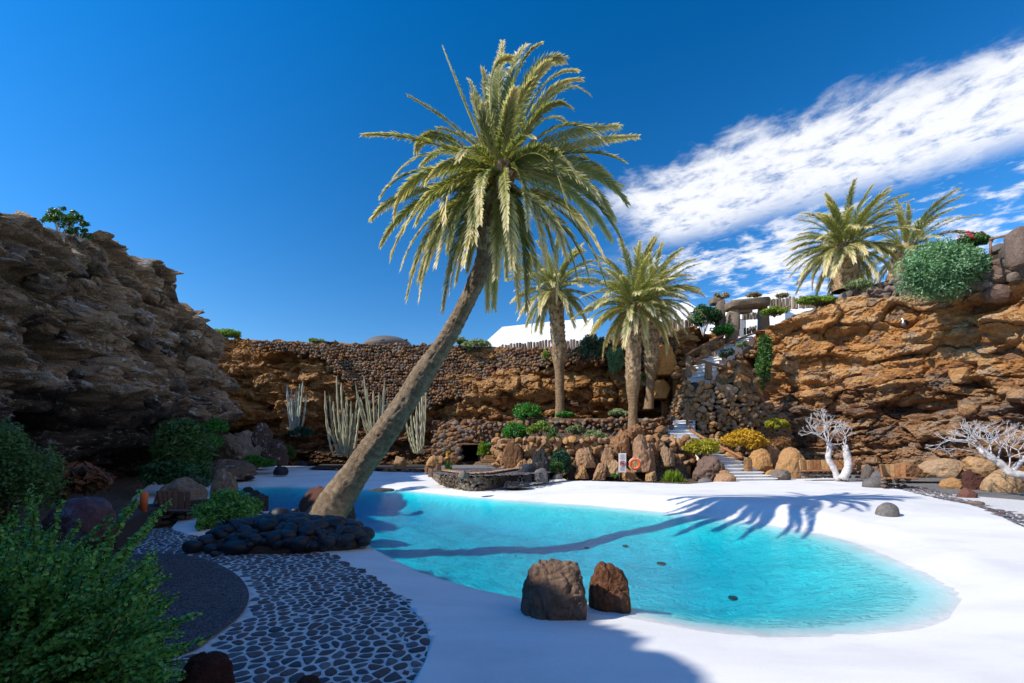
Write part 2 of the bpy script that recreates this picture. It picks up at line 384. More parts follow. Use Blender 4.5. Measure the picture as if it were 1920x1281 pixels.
M['boulder_lichen'] = stone_mat('boulder_lichen', [(.06, .04, .035), (.14, .09, .07)], sc=4, bm_=.06, spots=(.40, .39, .36))
M['cobble'] = stone_mat('cobble', [(.03, .032, .04), (.065, .066, .075), (.13, .13, .14), (.14, .075, .066), (.09, .09, .10), (.20, .20, .21)], sc=20, bm_=.006, rough=.62, spec=.35)
M['croton_rock'] = stone_mat('croton_rock', [(.10, .05, .07), (.16, .09, .10), (.26, .12, .06)], sc=4, bm_=.05, rough=.35, spots=(.12, .13, .2))
M['coping'] = stone_mat('coping', [(.30, .16, .08), (.42, .26, .15), (.40, .33, .25)], sc=8, bm_=.02)
M['cliffy_orange'] = stone_mat('cliffy_orange', [(.24, .13, .06), (.40, .23, .10), (.30, .18, .11)], sc=3, bm_=.06)
M['grout2'] = plain('grout2', (.20, .19, .18), .9, 10, .4, .01)
M['grout'] = plain('grout', (.68, .67, .66), .9, 14, .3, .008)
M['lintel'] = stone_mat('lintel', [(.14, .10, .07), (.26, .19, .13), (.32, .24, .17)], sc=3, bm_=.05)
M['palisade'] = stone_mat('palisade', [(.12, .09, .07), (.21, .16, .12), (.28, .22, .17)], sc=9, bm_=.02)
M['red_pumice'] = stone_mat('red_pumice', [(.18, .075, .055), (.26, .12, .085)], sc=10, bm_=.05)
M['grey_stone'] = stone_mat('grey_stone', [(.12, .11, .105), (.2, .185, .175)], sc=5, bm_=.01, rough=.7)

def white_mat():
    m, t, o = newmat('white_plaster'); b = princ(t, o, Roughness=.75); b.inputs['Specular IOR Level'].default_value = .3
    p = wpos(t); mp = N(t, 'ShaderNodeMapping'); mp.inputs['Scale'].default_value = (.35, 1.6, 1); mp.inputs['Rotation'].default_value = (0, 0, .25); lk(t, p, mp.inputs[0])
    a = noise(t, mp.outputs[0], 1.1, 6, .6); s = noise(t, p, .5, 8, .62); f = noise(t, p, 30, 4, .6)
    col = mixc(t, mrange(t, a, .35, .7), (.79, .785, .78), (.72, .715, .71))
    col = mixc(t, mth(t, 'MULTIPLY', mrange(t, s, .46, .70), .8), col, (.62, .62, .615))
    col = mixc(t, mth(t, 'MULTIPLY', mrange(t, f, .45, .75), .12), col, (.5, .5, .5))
    lk(t, col, b.inputs['Base Color']); bump(t, mth(t, 'ADD', mth(t, 'MULTIPLY', a, 1.2), f), .004, b, .5)
    return m
M['white'] = white_mat()
def floor_mat():
    m, t, o = newmat('pool_floor'); b = princ(t, o, Roughness=.8); b.inputs['Specular IOR Level'].default_value = .1; p = wpos(t)
    mp = N(t, 'ShaderNodeMapping'); mp.inputs['Scale'].default_value = (1, 1.5, 1); lk(t, p, mp.inputs[0])
    a = noise(t, mp.outputs[0], 3.2, 4, .6, .8); c = noise(t, mp.outputs[0], 9.5, 3, .6, .5)
    lk(t, mixc(t, mrange(t, noise(t, p, .9, 5, .6), .35, .65), (.74, .76, .76), (.60, .66, .67)), b.inputs['Base Color'])
    bump(t, mth(t, 'ADD', a, mth(t, 'MULTIPLY', c, .5)), .11, b, 1.0); return m
M['pool_floor'] = floor_mat()
M['white_roof'] = plain('white_roof', (.78, .78, .77), .8, 2, .06)
M['wood'] = plain('wood', (.34, .15, .055), .6, 10, .5, .01)
M['wood_pale'] = plain('wood_pale', (.50, .30, .13), .6, 9, .45, .01)
M['wood_rail'] = plain('wood_rail', (.26, .13, .065), .6, 12, .5, .01)
M['wood_dark'] = plain('wood_dark', (.12, .065, .045), .6, 12, .4, .01)
M['steel'] = plain('steel', (.35, .35, .35), .35, 8, .2, metallic=1.0)
M['white_paint'] = plain('white_paint', (.78, .78, .78), .45, 5, .08)
M['red_paint'] = plain('red_paint', (.6, .02, .02), .5, 5, .05)
M['black_paint'] = plain('black_paint', (.03, .03, .03), .5, 5, .1)
M['orange'] = plain('orange', (.72, .15, .04), .45, 8, .25)
M['cave'] = plain('cave', (.012, .010, .009), .9)
M['soil'] = plain('soil', (.055, .045, .04), .95, 12, .5, .03)
M['moss_tan'] = plain('moss_tan', (.3, .2, .09), .95, 12, .5, .03)
def gravel_mat(name, c1, c2, sc=70):
    m, t, o = newmat(name); b = princ(t, o, Roughness=.95); p = wpos(t); b.inputs['Specular IOR Level'].default_value = .2
    v = N(t, 'ShaderNodeTexVoronoi'); v.inputs['Scale'].default_value = sc; lk(t, p, v.inputs[0])
    sp = N(t, 'ShaderNodeSeparateColor'); lk(t, v.outputs['Color'], sp.inputs[0])
    big = noise(t, p, 1.2, 6, .6)
    f = mth(t, 'ADD', mth(t, 'MULTIPLY', sp.outputs[0], .7), mth(t, 'MULTIPLY', big, .35))
    lk(t, ramp(t, f, [(.15, c1), (.9, c2)]), b.inputs['Base Color'])
    bump(t, mth(t, 'SUBTRACT', 1.0, v.outputs['Distance']), .018, b, 1.0); return m
M['gravel'] = gravel_mat('gravel', (.05, .05, .056), (.19, .19, .205))
M['gravel_grey'] = gravel_mat('gravel_grey', (.10, .10, .10), (.27, .265, .26), 45)
M['ground'] = gravel_mat('ground', (.05, .035, .025), (.16, .11, .075), 16)
# foliage
M['frond'] = leaf_mat('frond', (.13, .17, .05), (.44, .42, .15), (.80, .68, .42), .38, .45, .45, 2.0, (.35, .85))
M['frond_dry'] = leaf_mat('frond_dry', (.20, .15, .08), (.40, .32, .18), (.5, .4, .25), .2, .7, .2)
M['rachis'] = plain('rachis', (.36, .32, .10), .5, 4, .3)
M['rachis_orange'] = plain('rachis_orange', (.50, .28, .06), .5, 4, .3)
def bark_mat(name, cols, ring=5.5, bd=.05):
    m, t, o = newmat(name); b = princ(t, o, Roughness=.95); b.inputs['Specular IOR Level'].default_value = .15
    tcn = N(t, 'ShaderNodeTexCoord'); p = tcn.outputs['Object']; at = N(t, 'ShaderNodeAttribute'); at.attribute_name = 'along'
    nn = noise(t, p, 5, 9, .72, .5); fi = noise(t, p, 28, 7, .72)
    rg = mth(t, 'SINE', mth(t, 'ADD', mth(t, 'MULTIPLY', at.outputs['Fac'], ring * 6.283), mth(t, 'MULTIPLY', nn, 7.0)))
    f = mth(t, 'ADD', mth(t, 'MULTIPLY', nn, .65), mth(t, 'ADD', mth(t, 'MULTIPLY', fi, .4), mth(t, 'MULTIPLY', rg, .02)))
    lk(t, ramp(t, f, [(.32, cols[0]), (.5, cols[1]), (.68, cols[2])]), b.inputs['Base Color'])
    bump(t, mth(t, 'ADD', mth(t, 'ADD', nn, fi), mth(t, 'MULTIPLY', rg, .07)), bd, b, 1.0); return m
M['bark_lean'] = bark_mat('bark_lean', [(.09, .065, .045), (.24, .175, .115), (.42, .33, .23)])
M['bark'] = bark_mat('bark', [(.09, .05, .03), (.24, .15, .08), (.36, .25, .15)], 6.0)
M['boot'] = stone_mat('boot', [(.12, .07, .04), (.30, .19, .10), (.48, .34, .20), (.55, .42, .27)], sc=14, bm_=.01)
M['bark_white'] = plain('bark_white', (.66, .63, .62), .8, 12, .4, .02)
M['bark_brown'] = plain('bark_brown', (.12, .07, .045), .9, 12, .5, .02)
M['twig_red'] = plain('twig_red', (.13, .045, .025), .7, 12, .5)
M['cactus'] = leaf_mat('cactus', (.28, .28, .17), (.46, .42, .28), None, .0, .7, .3, 4)
M['cactus_cool'] = leaf_mat('cactus_cool', (.30, .33, .26), (.42, .44, .38), None, .0, .7, .3, 4)
for k, a in {
    'leaf_bright': ((.025, .13, .014), (.09, .32, .035)), 'leaf_green': ((.03, .085, .015), (.09, .20, .04)),
    'leaf_lime': ((.10, .20, .02), (.26, .36, .04)), 'leaf_yellow': ((.22, .25, .02), (.50, .42, .03)),
    'leaf_gold': ((.42, .24, .015), (.70, .44, .03)), 'leaf_pale': ((.15, .22, .09), (.34, .40, .20)),
    'leaf_teal': ((.10, .24, .11), (.25, .42, .22)), 'leaf_dark': ((.02, .07, .02), (.06, .16, .045)),
    'leaf_near': ((.03, .14, .03), (.26, .56, .12)), 'leaf_grey': ((.05, .09, .06), (.11, .17, .12)),
    'leaf_croton': ((.06, .05, .02), (.22, .07, .03)), 'leaf_weep': ((.05, .12, .03), (.13, .25, .07)),
    'leaf_deep': ((.012, .05, .03), (.03, .11, .06)), 'leaf_rust': ((.22, .10, .04), (.34, .18, .07)),
    'flower_red': ((.55, .01, .05), (.7, .03, .10)), 'leaf_dry': ((.25, .2, .1), (.4, .33, .2))}.items():
    M[k] = leaf_mat(k, a[0], a[1], None, .3, .42, .45)
def water_mat():
    m, t, o = newmat('pool_water')
    p = wpos(t); mp = N(t, 'ShaderNodeMapping'); mp.inputs['Scale'].default_value = (1, 1.35, 1); lk(t, p, mp.inputs[0])
    h = mth(t, 'ADD', noise(t, mp.outputs[0], 4.5, 3, .6, .3), mth(t, 'MULTIPLY', noise(t, mp.outputs[0], 19, 4, .65, .2), .5))
    bp = N(t, 'ShaderNodeBump'); bp.inputs['Distance'].default_value = .10; bp.inputs['Strength'].default_value = 1; lk(t, h, bp.inputs['Height'])
    fr = N(t, 'ShaderNodeFresnel'); fr.inputs[0].default_value = 1.33; lk(t, bp.outputs[0], fr.inputs['Normal'])
    gl = N(t, 'ShaderNodeBsdfGlossy'); gl.inputs['Roughness'].default_value = .03; lk(t, bp.outputs[0], gl.inputs['Normal'])
    tr = N(t, 'ShaderNodeBsdfTransparent')
    mx = N(t, 'ShaderNodeMixShader'); lk(t, mth(t, 'MULTIPLY', fr.outputs[0], .42), mx.inputs[0]); lk(t, tr.outputs[0], mx.inputs[1]); lk(t, gl.outputs[0], mx.inputs[2])
    lk(t, mx.outputs[0], o.inputs[0])
    va = N(t, 'ShaderNodeVolumeAbsorption'); va.inputs['Color'].default_value = (0.0, .94, .972, 1); va.inputs['Density'].default_value = 2.3
    lk(t, va.outputs[0], o.inputs['Volume']); return m
M['water'] = water_mat()

# ------------------------------------------------------------------ ground plan
WZ = -0.10
pool_px = [(640, 985), (690, 1023), (780, 1070), (880, 1100), (980, 1124), (1100, 1142), (1200, 1156), (1300, 1175), (1450, 1191), (1600, 1188),
           (1700, 1174), (1765, 1155), (1795, 1132), (1785, 1105), (1725, 1072), (1640, 1035), (1600, 1018), (1540, 1002), (1440, 984), (1300, 966),
           (1100, 947), (950, 938), (850, 929), (740, 918), (690, 918), (600, 915), (520, 913), (440, 914), (380, 922), (400, 935), (470, 950), (540, 966), (600, 972)]
pool = np.array([G(a, b, WZ) for a, b in pool_px])
deck_px = [(620, 1040), (690, 1077), (760, 1127), (798, 1170), (807, 1200), (797, 1240), (772, 1281)]
deck = [G(a, b) for a, b in deck_px] + [(-.9, 2.2), (-1.1, -3), (9, -4), (16.5, 2)]
deck += [G(1920, 993, .05), G(1830, 958, .1), G(1760, 934, .15), G(1650, 908, .2), G(1570, 898, .2), G(1510, 893, .2), G(1440, 893, .2), G(1330, 905, .2), G(1290, 908, .2),
         G(1160, 904, .2), G(1030, 899, .2), (2.6, 21.0), (2.6, 24), (-1, 25.6), (-1, 34), G(740, 868, .25), G(600, 866, .25), G(540, 870, .25), G(440, 884, .25), (-17.5, 22), (-13, 15.5), G(340, 968), G(322, 990), G(352, 1003), G(420, 990), (-5.6, 9.6), (-5.2, 8.4)]
deck = np.array(deck)
gravel_px = [(-60, 1040), (120, 1030), (260, 1040), (330, 1040), (390, 1052), (440, 1076), (466, 1110), (455, 1150), (400, 1195), (350, 1225), (200, 1262), (0, 1281), (-200, 1281), (-300, 1150)]
gravel_poly = np.array([G(a, b) for a, b in gravel_px])
cobble_poly = np.array([G(a, b) for a, b in [(322, 990), (352, 1003), (480, 1010), (620, 1040), (690, 1077), (760, 1127), (798, 1170), (807, 1200), (797, 1240), (772, 1281)]]
                       + [(-.9, 2.2), (-1.05, .6), (-3.0, .6), (-6.5, 2.5), (-8.2, 7), (-7.8, 9.8)])
planter_px = [(815, 872), (812, 890), (822, 906), (850, 917), (880, 922), (915, 921), (955, 908), (1000, 898)]

def deck_z(x, y):
    rt = sstep(0, 4, x); z = .21 * (sstep(8, 20, y) * rt + sstep(18.5, 30, y) * (1 - rt)) + .27 * np.exp(-((y - 12.0) / 2.6) ** 2) * sstep(-3, 3, x) * (1 - sstep(10, 15, x))
    return z
def surf_z(x, y, d=None):
    """deck and pool basin height"""
    d = sdf(x, y, pool) if d is None else d
    base = deck_z(x, y)
    far = sstep(8.2, 10, y)                                       # far bank is steeper
    wout = 1.2 * (1 - far) + (1.0) * far
    out = WZ + (base - WZ) * sstep(0, 1, np.clip(-d / wout, 0, 1) * .85 + .0)
    out = np.where(-d > wout, base, WZ + (base - WZ) * sstep(0, 1, np.clip(-d / wout, 0, 1)))
    L = 1.0 + 2.4 * sstep(-2.0, 3.0, x)
    dep = .80 * sstep(-.15, 1, np.clip(d / L, 0, 1)) - .80 * sstep(-.15, 1, 0.0)
    und = (.09 * fbm(x * 1.3, y * 2.2, None, 3, 61) + .035 * fbm(x * 4.5, y * 7, None, 2, 62)) * sstep(.2, 1.6, d)
    dep = dep * (1 - .9 * np.exp(-((x - .95) ** 2 + (y - 5.2) ** 2) / .30))
    return np.where(d > 0, WZ - dep * 1.02 - .01 + und, out)

def ground_z(x, y):
    """crater floor outside the deck: beds, terraces and the stair ramps"""
    z = -.02 + .17 * sstep(8, 20, y) + .04 * fbm(x * .8, y * .8, None, 3, 5)
    # garden terraces right of centre
    g = sstep(22.2, 23.0, y) * sstep(-1.0, .3, x) * (1 - sstep(8.4, 9.2, x + (y - 24) * -.05))
    z = z + 2.05 * g
    g2 = sstep(26.4, 27.0, y) * sstep(-3.5, -2.0, x) * (1 - sstep(9.0, 9.8, x))
    z = z + 1.3 * g2
    return z

# deck + basin mesh
def build_deck():
    xs = np.arange(-19, 18.6, .1); ys = np.concatenate([np.arange(-4, 16, .08), np.arange(16, 36.2, .2)])
    X, Y = np.meshgrid(xs, ys, indexing='ij'); d = sdf(X, Y, pool); Z = surf_z(X, Y, d); dk = sdf(X, Y, deck)
    Z = Z + .004 * fbm(X * .7, Y * .7, None, 3, 3)
    # pull grid points near the rim onto the deck outline so that it reads as a clean curve
    e = .05; gx = (sdf(X + e, Y, deck) - sdf(X - e, Y, deck)) / (2 * e); gy = (sdf(X, Y + e, deck) - sdf(X, Y - e, deck)) / (2 * e)
    m = (dk < 0) & (dk > -.3)
    X = np.where(m, X - dk * gx, X); Y = np.where(m, Y - dk * gy, Y)
    rim = m
    V = np.stack([X, Y, Z], -1).reshape(-1, 3); Fq = grid_faces(len(xs), len(ys))
    ok = (dk.ravel() > -.3)[Fq].all(1) & (dk.ravel() > -.02)[Fq].any(1); Fq = Fq[ok]
    # drop the rim a little to make a real edge
    used = np.unique(Fq); re = np.full(len(V), -1); re[used] = np.arange(len(used)); V = V[used]; Fq = re[Fq]
    # skirt: duplicate boundary edges downwards
    E = np.concatenate([Fq[:, [0, 1]], Fq[:, [1, 2]], Fq[:, [2, 3]], Fq[:, [3, 0]]]); k = np.sort(E, 1); key = k[:, 0] * 10 ** 7 + k[:, 1]
    u, c = np.unique(key, return_counts=True); bd = E[np.isin(key, u[c == 1])]
    bv = np.unique(bd); low = V[bv].copy(); low[:, 2] -= .12; mp = np.full(len(V), -1); mp[bv] = len(V) + np.arange(len(bv))
    sk = np.stack([bd[:, 1], bd[:, 0], mp[bd[:, 0]], mp[bd[:, 1]]], 1); V = np.vstack([V, low])
    o = link('pool_deck', mesh_np('pool_deck', V, [Fq, sk], M['white'], True)); tag(o, kind='structure'); me = o.data; me.materials.append(M['pool_floor']); nf = len(me.polygons); cen = np.empty(nf * 3, dtype=np.float32); me.polygons.foreach_get('center', cen); cen = cen.reshape(-1, 3)
    me.polygons.foreach_set('material_index', ((sdf(cen[:, 0], cen[:, 1], pool) > .35) & (cen[:, 2] > -1.5)).astype(np.int32)); me.update()
build_deck()

# water body: a closed volume from the surface down to below the basin
def build_water():
    x0, x1, y0, y1 = -16.5, 6.6, 3.6, 21.6
    V = [(x0, y0, -1.6), (x1, y0, -1.6), (x1, y1, -1.6), (x0, y1, -1.6), (x0, y0, WZ), (x1, y0, WZ), (x1, y1, WZ), (x0, y1, WZ)]
    # outline grown 0.35 m beyond the shoreline, under the deck
    p = pool; n = len(p); big = catmull(np.vstack([p, p[:1]]), 6)[:-1]
    nx = np.roll(big, -1, 0) - np.roll(big, 1, 0); nrm = np.stack([nx[:, 1], -nx[:, 0]], 1); nrm /= np.linalg.norm(nrm, axis=1)[:, None] + 1e-9
    if sdf(np.array([big[0, 0] + nrm[0, 0] * .2]), np.array([big[0, 1] + nrm[0, 1] * .2]), pool)[0] > 0: nrm = -nrm
    big = big + nrm * .12
    m = len(big); top = np.hstack([big, np.full((m, 1), WZ)]); bot = np.hstack([big, np.full((m, 1), -1.6)])
    i = np.arange(m); j = np.roll(i, -1); side = np.stack([i, j, j + m, i + m], 1)
    bm = bmesh.new(); vt = [bm.verts.new(v) for v in top]; vb = [bm.verts.new(v) for v in bot]
    ft = bm.faces.new(vt); fb = bm.faces.new(vb[::-1])
    for a in range(m): bm.faces.new((vt[a], vt[(a + 1) % m], vb[(a + 1) % m], vb[a]))
    bmesh.ops.triangulate(bm, faces=[ft, fb]); bmesh.ops.recalc_face_normals(bm, faces=bm.faces[:])
    me = bpy.data.meshes.new('water'); bm.to_mesh(me); bm.free(); me.materials.append(M['water'])
    tag(link('water', me), kind='structure')
build_water()

# crater floor
def build_ground():
    xs = np.arange(-34, 27.1, .22); ys = np.arange(-14, 44.1, .22)
    X, Y = np.meshgrid(xs, ys, indexing='ij'); Z = ground_z(X, Y); dk = sdf(X, Y, deck)
    Z = np.where(dk > .25, -2.2, Z - .05); Z = np.where(np.abs(dk) < .26, np.minimum(Z, deck_z(X, Y) - .07), Z)
    ck = np.maximum(sdf(X, Y, cobble_poly), sdf(X, Y, gravel_poly)); Z = np.where((ck > -.5) & (dk < .25), np.minimum(Z, -.06), Z)
    V = np.stack([X, Y, Z], -1).reshape(-1, 3)
    tag(link('ground', mesh_np('ground', V, grid_faces(len(xs), len(ys)), M['ground'], True)), kind='structure')
build_ground()
def sheet(name, poly, z, mat, step=.25, minus=None, kind='structure', amp=0.0, zf=None):
    """flat sheet with polygon outline"""
    bm = bmesh.new(); vs = [bm.verts.new((x, y, z)) for x, y in poly]; f = bm.faces.new(vs)
    bmesh.ops.triangulate(bm, faces=[f])
    if zf is not None:
        for v in bm.verts: v.co.z = float(zf(np.array([v.co.x]), np.array([v.co.y]))[0]) + z
    bmesh.ops.recalc_face_normals(bm, faces=bm.faces[:])
    me = bpy.data.meshes.new(name); bm.to_mesh(me); bm.free(); me.materials.append(mat)
    return tag(link(name, me), kind=kind)
path_o = sheet('cobbled_path', catmull(cobble_poly, 3)[:-1] if False else cobble_poly, -.012, M['grout'])
sheet('gravel_bed', catmull(np.vstack([gravel_poly, gravel_poly[:1]]), 6)[:-1], .012, M['gravel'])
def pebbles(poly, n, lo, hi, z, seed, near):
    rs = np.random.RandomState(seed); mn, mx = poly.min(0), poly.max(0); p = rs.uniform(mn, mx, (n * 4, 2)); p = p[(sdf(p[:, 0], p[:, 1], poly) > .03) & (p[:, 1] > near)][:n]; V0, F0 = OCT; m = len(p)
    sc_ = rs.uniform(lo, hi, (m, 1, 1)) * rs.uniform(.6, 1.3, (m, 1, 3)) * np.array([1, 1, .6]); V = V0[None] * sc_ * (1 + .25 * rs.uniform(-1, 1, (m, len(V0), 1))); V[:, :, 0] += p[:, 0:1]; V[:, :, 1] += p[:, 1:2]; V[:, :, 2] += z
    Fc = (F0[None] + (np.arange(m) * len(V0))[:, None, None]).reshape(-1, 3); return mesh_np('gravel', V.reshape(-1, 3), Fc, M['cobble'], False, {'tint': np.repeat(rs.rand(m), len(V0))})
tag(link('gravel', pebbles(gravel_poly, 9000, .006, .016, .014, 3, 2.9)), kind='stuff')
right_gravel = np.array([G(1500, 892, .2), G(1570, 897, .2), G(1650, 907, .2), G(1760, 933, .15), G(1830, 957, .1), G(1920, 992, .05), (16.6, 2), (24, 2), (24, 20), (22, 23.5), (17.5, 27), (13, 26.5)])
sheet('grey_gravel', right_gravel, .0, M['gravel_grey'], zf=lambda x, y: deck_z(x, y) * .8 + .01)

# cobbles: relaxed Voronoi cells shrunk and domed, each one a stone
def cobbles(poly, holes, size, aspect, parent, zf, maxobj, seed, cam_sort=True, clipd=.02):
    rs = np.random.RandomState(seed); x0, y0 = poly.min(0) - 4 * size; x1, y1 = poly.max(0) + 4 * size
    gx = np.arange(x0 - size, x1 + size, size * aspect); gy = np.arange(y0 - size, y1 + size, size)
    X, Y = np.meshgrid(gx, gy, indexing='ij'); X = X + (np.arange(len(gy)) % 2)[None] * size * aspect * .5
    X = X + rs.uniform(-.46, .46, X.shape) * size * aspect; Y = Y + rs.uniform(-.42, .42, Y.shape) * size
    nx, ny = X.shape; ins = sdf(X, Y, poly) > -size * .40
    for h in holes: ins &= sdf(X, Y, h) < -size * .35
    out = []
    for i in range(2, nx - 2):
        for j in range(2, ny - 2):
            if not ins[i, j]: continue
            cx, cy = X[i, j], Y[i, j]; cell = [(-size * 1.6, -size), (size * 1.6, -size), (size * 1.6, size), (-size * 1.6, size)]
            for di in (-2, -1, 0, 1, 2):
                for dj in (-2, -1, 0, 1, 2):
                    if di == 0 and dj == 0: continue
                    dx, dy = X[i + di, j + dj] - cx, Y[i + di, j + dj] - cy; L = math.hypot(dx, dy)
                    if L > size * 3.2: continue
                    nxx, nyy = dx / L, dy / L; lim = L / 2 - size * .085 * (1 + .25 * ((i * 7 + j * 3) % 3)); new = []
                    for k in range(len(cell)):
                        a, b = cell[k], cell[(k + 1) % len(cell)]; da = a[0] * nxx + a[1] * nyy - lim; db = b[0] * nxx + b[1] * nyy - lim
                        if da <= 0: new.append(a)
                        if da * db < 0: tt = da / (da - db); new.append((a[0] + (b[0] - a[0]) * tt, a[1] + (b[1] - a[1]) * tt))
                    cell = new
                    if len(cell) < 3: break
                if len(cell) < 3: break
            if len(cell) < 3: continue
            c = np.array(cell); c = (c * .5 + np.roll(c, -1, 0) * .5) if len(c) < 5 else np.vstack([c * .72 + np.roll(c, -1, 0) * .28, c * .28 + np.roll(c, -1, 0) * .72]).reshape(2, -1, 2).transpose(1, 0, 2).reshape(-1, 2)
            if (c.max(0) - c.min(0)).min() < size * .25: continue
            out.append((cx, cy, c))
    if cam_sort: out.sort(key=lambda q: (0 if (q[1] > 3.15 and abs(q[0]) < 1.15 * q[1]) else 1, q[1]))
    joined = MB()
    for n_, (cx, cy, c) in enumerate(out):
        k = len(c); z = float(zf(cx, cy)) + rs.uniform(-.003, .004); h = size * .055; tx, ty = rs.uniform(-.03, .03, 2)
        rings = []
        for s_, zz in ((1.0, -.012), (.98, h * .45), (.84, h), (.45, h * 1.25)):
            q = c * s_; rings.append(np.column_stack([q, zz + q[:, 0] * tx + q[:, 1] * ty]))
        V = np.vstack(rings); ii = np.arange(4 * k).reshape(4, k); jj = np.roll(ii, -1, 1)
        Fs = [np.stack([ii[:-1], jj[:-1], jj[1:], ii[1:]], -1).reshape(-1, 4), ii[-1][None]]
        if n_ < maxobj:
            me = mesh_np('stone', V, Fs, M['cobble'], True); link('stone', me, parent, (cx, cy, z))
        else: joined.add(V + np.array([cx, cy, z]), Fs, rs.rand())
    if joined.n: joined.build('stone_field', M['cobble'], parent, True, 'stuff')
cobbles(cobble_poly, [catmull(np.vstack([gravel_poly, gravel_poly[:1]]), 6)[:-1]], .105, 1.35, path_o, lambda x, y: -.012, 300, 5)

# ------------------------------------------------------------------ cliffs
def cliff(name, path, ztops, z0, du, nz, prof, mat, seed, amp=1.0, back=7.0, bscale=1.0, asp=1.0, centre=(0, 14), tophole=None, smooth=0.0, jag=.28):
    """a rock face along path (x, y) with its own blocks, joints, ledges and hollows"""
    pz = np.column_stack([np.asarray(path, float), np.asarray(ztops, float)]); cr = catmull(pz, 14)
    pts, s = resample(cr, du); n = len(pts)
    T = np.gradient(pts[:, :2], axis=0); k = 41; ker = np.ones(k) / k
    T = np.stack([np.convolve(np.pad(T[:, i], k // 2, mode='edge'), ker, 'valid') for i in (0, 1)], 1); T /= np.linalg.norm(T, axis=1)[:, None]
    Nn = np.stack([-T[:, 1], T[:, 0]], 1)
    mid = pts[n // 2, :2]
    if (Nn[n // 2] * (np.array(centre) - mid)).sum() < 0: Nn = -Nn
    f1, f2, idr, _, _ = worley(s / 1.5, np.zeros(n) + seed, seed + 5); g1, g2, id2, _, _ = worley(s / .55, np.zeros(n) + 3.3, seed + 6)
    zt = pts[:, 2] + (idr - .5) * 2 * jag + (id2 - .5) * jag * .7 + .1 * fbm(s * 2, s * 0, None, 3, seed)
    t = np.linspace(0, 1, nz); S = np.repeat(s[:, None], nz, 1); Z = z0 + (zt[:, None] - z0) * t[None]
    wu = S + .30 * fbm(S * .45, Z * .6, None, 3, seed + 1) + .08 * fbm(S * 3, Z * 3, None, 2, seed + 2)
    wv = Z + .45 * fbm(S * .16, Z * .2, None, 3, seed + 3) + .09 * fbm(S * 1.6, Z * 1.6, None, 3, seed + 4)
    led = fbm(wu * .13, wv * 1.15, None, 3, seed + 7, .6); led = np.tanh(led * 5) * .30
    b = bscale
    a1, a2, i1, ax, ay = worley(wu / (2.3 * b * asp), wv / (.95 * b / asp), seed + 8); g = np.clip((a2 - a1) / .10, 0, 1)
    D = (i1 - .5) * .85 + (ax * (i1 - .5) * .35) - (1 - g) ** 2 * .34
    a1, a2, i2, ax, ay = worley(wu / (.85 * b * asp), wv / (.40 * b / asp), seed + 9); g = np.clip((a2 - a1) / .13, 0, 1)
    mk = .45 + .55 * sstep(-.2, .25, fbm(S * .3, Z * .4, None, 2, seed + 20)) ; mk = mk * (1 - smooth * sstep(.45, .62, t)[None])
    D += mk * ((i2 - .5) * .42 + ax * (i2 - .5) * .3 - (1 - g) ** 2 * .17)
    a1, a2, i3, ax, ay = worley(wu / (.34 * b * asp), wv / (.18 * b / asp), seed + 10); g = np.clip((a2 - a1) / .2, 0, 1)
    D += (.4 + .6 * mk) * ((i3 - .5) * .20 + ax * (i3 - .4) * .16 - (1 - g) ** 2 * .08)
    a1, a2, i4, ax, ay = worley(wu / .16, wv / .11, seed + 15); D += (i4 - .5) * .07
    D += .10 * fbm(S * 2.2, Z * 3.2, None, 5, seed + 11, .62)
    cav = fbm(S * .33, Z * .75, None, 3, seed + 12); D -= 1.1 * sstep(.24, .5, cav) * (1 - smooth * .7 * sstep(.5, .62, t)[None])
    D = D * amp + led * amp + prof(S, (Z - z0) / (pts[:, 2][:, None] - z0))
    X = pts[:, 0][:, None] + Nn[:, 0][:, None] * D; Y = pts[:, 1][:, None] + Nn[:, 1][:, None] * D
    Z = Z + .06 * fbm(S * 3, Z * 3, None, 3, seed + 13)
    tint = i2 * .6 + i1 * .4
    # the top runs back as rough ground
    ex = [(.35, .02), (.8, -.05), (1.5, .05), (2.6, .1), (4.4, .15), (back, .1)]
    for o_, dz in ex:
        X = np.column_stack([X, X[:, nz - 1] - Nn[:, 0] * o_]); Y = np.column_stack([Y, Y[:, nz - 1] - Nn[:, 1] * o_])
        zz = Z[:, nz - 1] * .3 + (pts[:, 2]) * .7 + dz + .22 * fbm(s * 1.3, s * 0 + o_ * 2, None, 4, seed + 14); Z = np.column_stack([Z, zz]); tint = np.column_stack([tint, tint[:, -1]])
    V = np.stack([X, Y, Z], -1).reshape(-1, 3); Fq = grid_faces(n, nz + len(ex))
    me = mesh_np(name, V, Fq, mat, False, {'tint': tint.ravel()})
    # make faces look into the crater
    o = link(name, me); tag(o, kind='structure')
    def at(px_frac, z):
        i = int(np.clip(px_frac, 0, 1) * (n - 1)); j = int(np.clip((z - z0) / (zt[i] - z0), 0, 1) * (nz - 1)); return np.array([X[i, j], Y[i, j], Z[i, j]]), Nn[i]
    return o, dict(X=X[:, :nz], Y=Y[:, :nz], Z=Z[:, :nz], N=Nn, s=s, zt=zt)

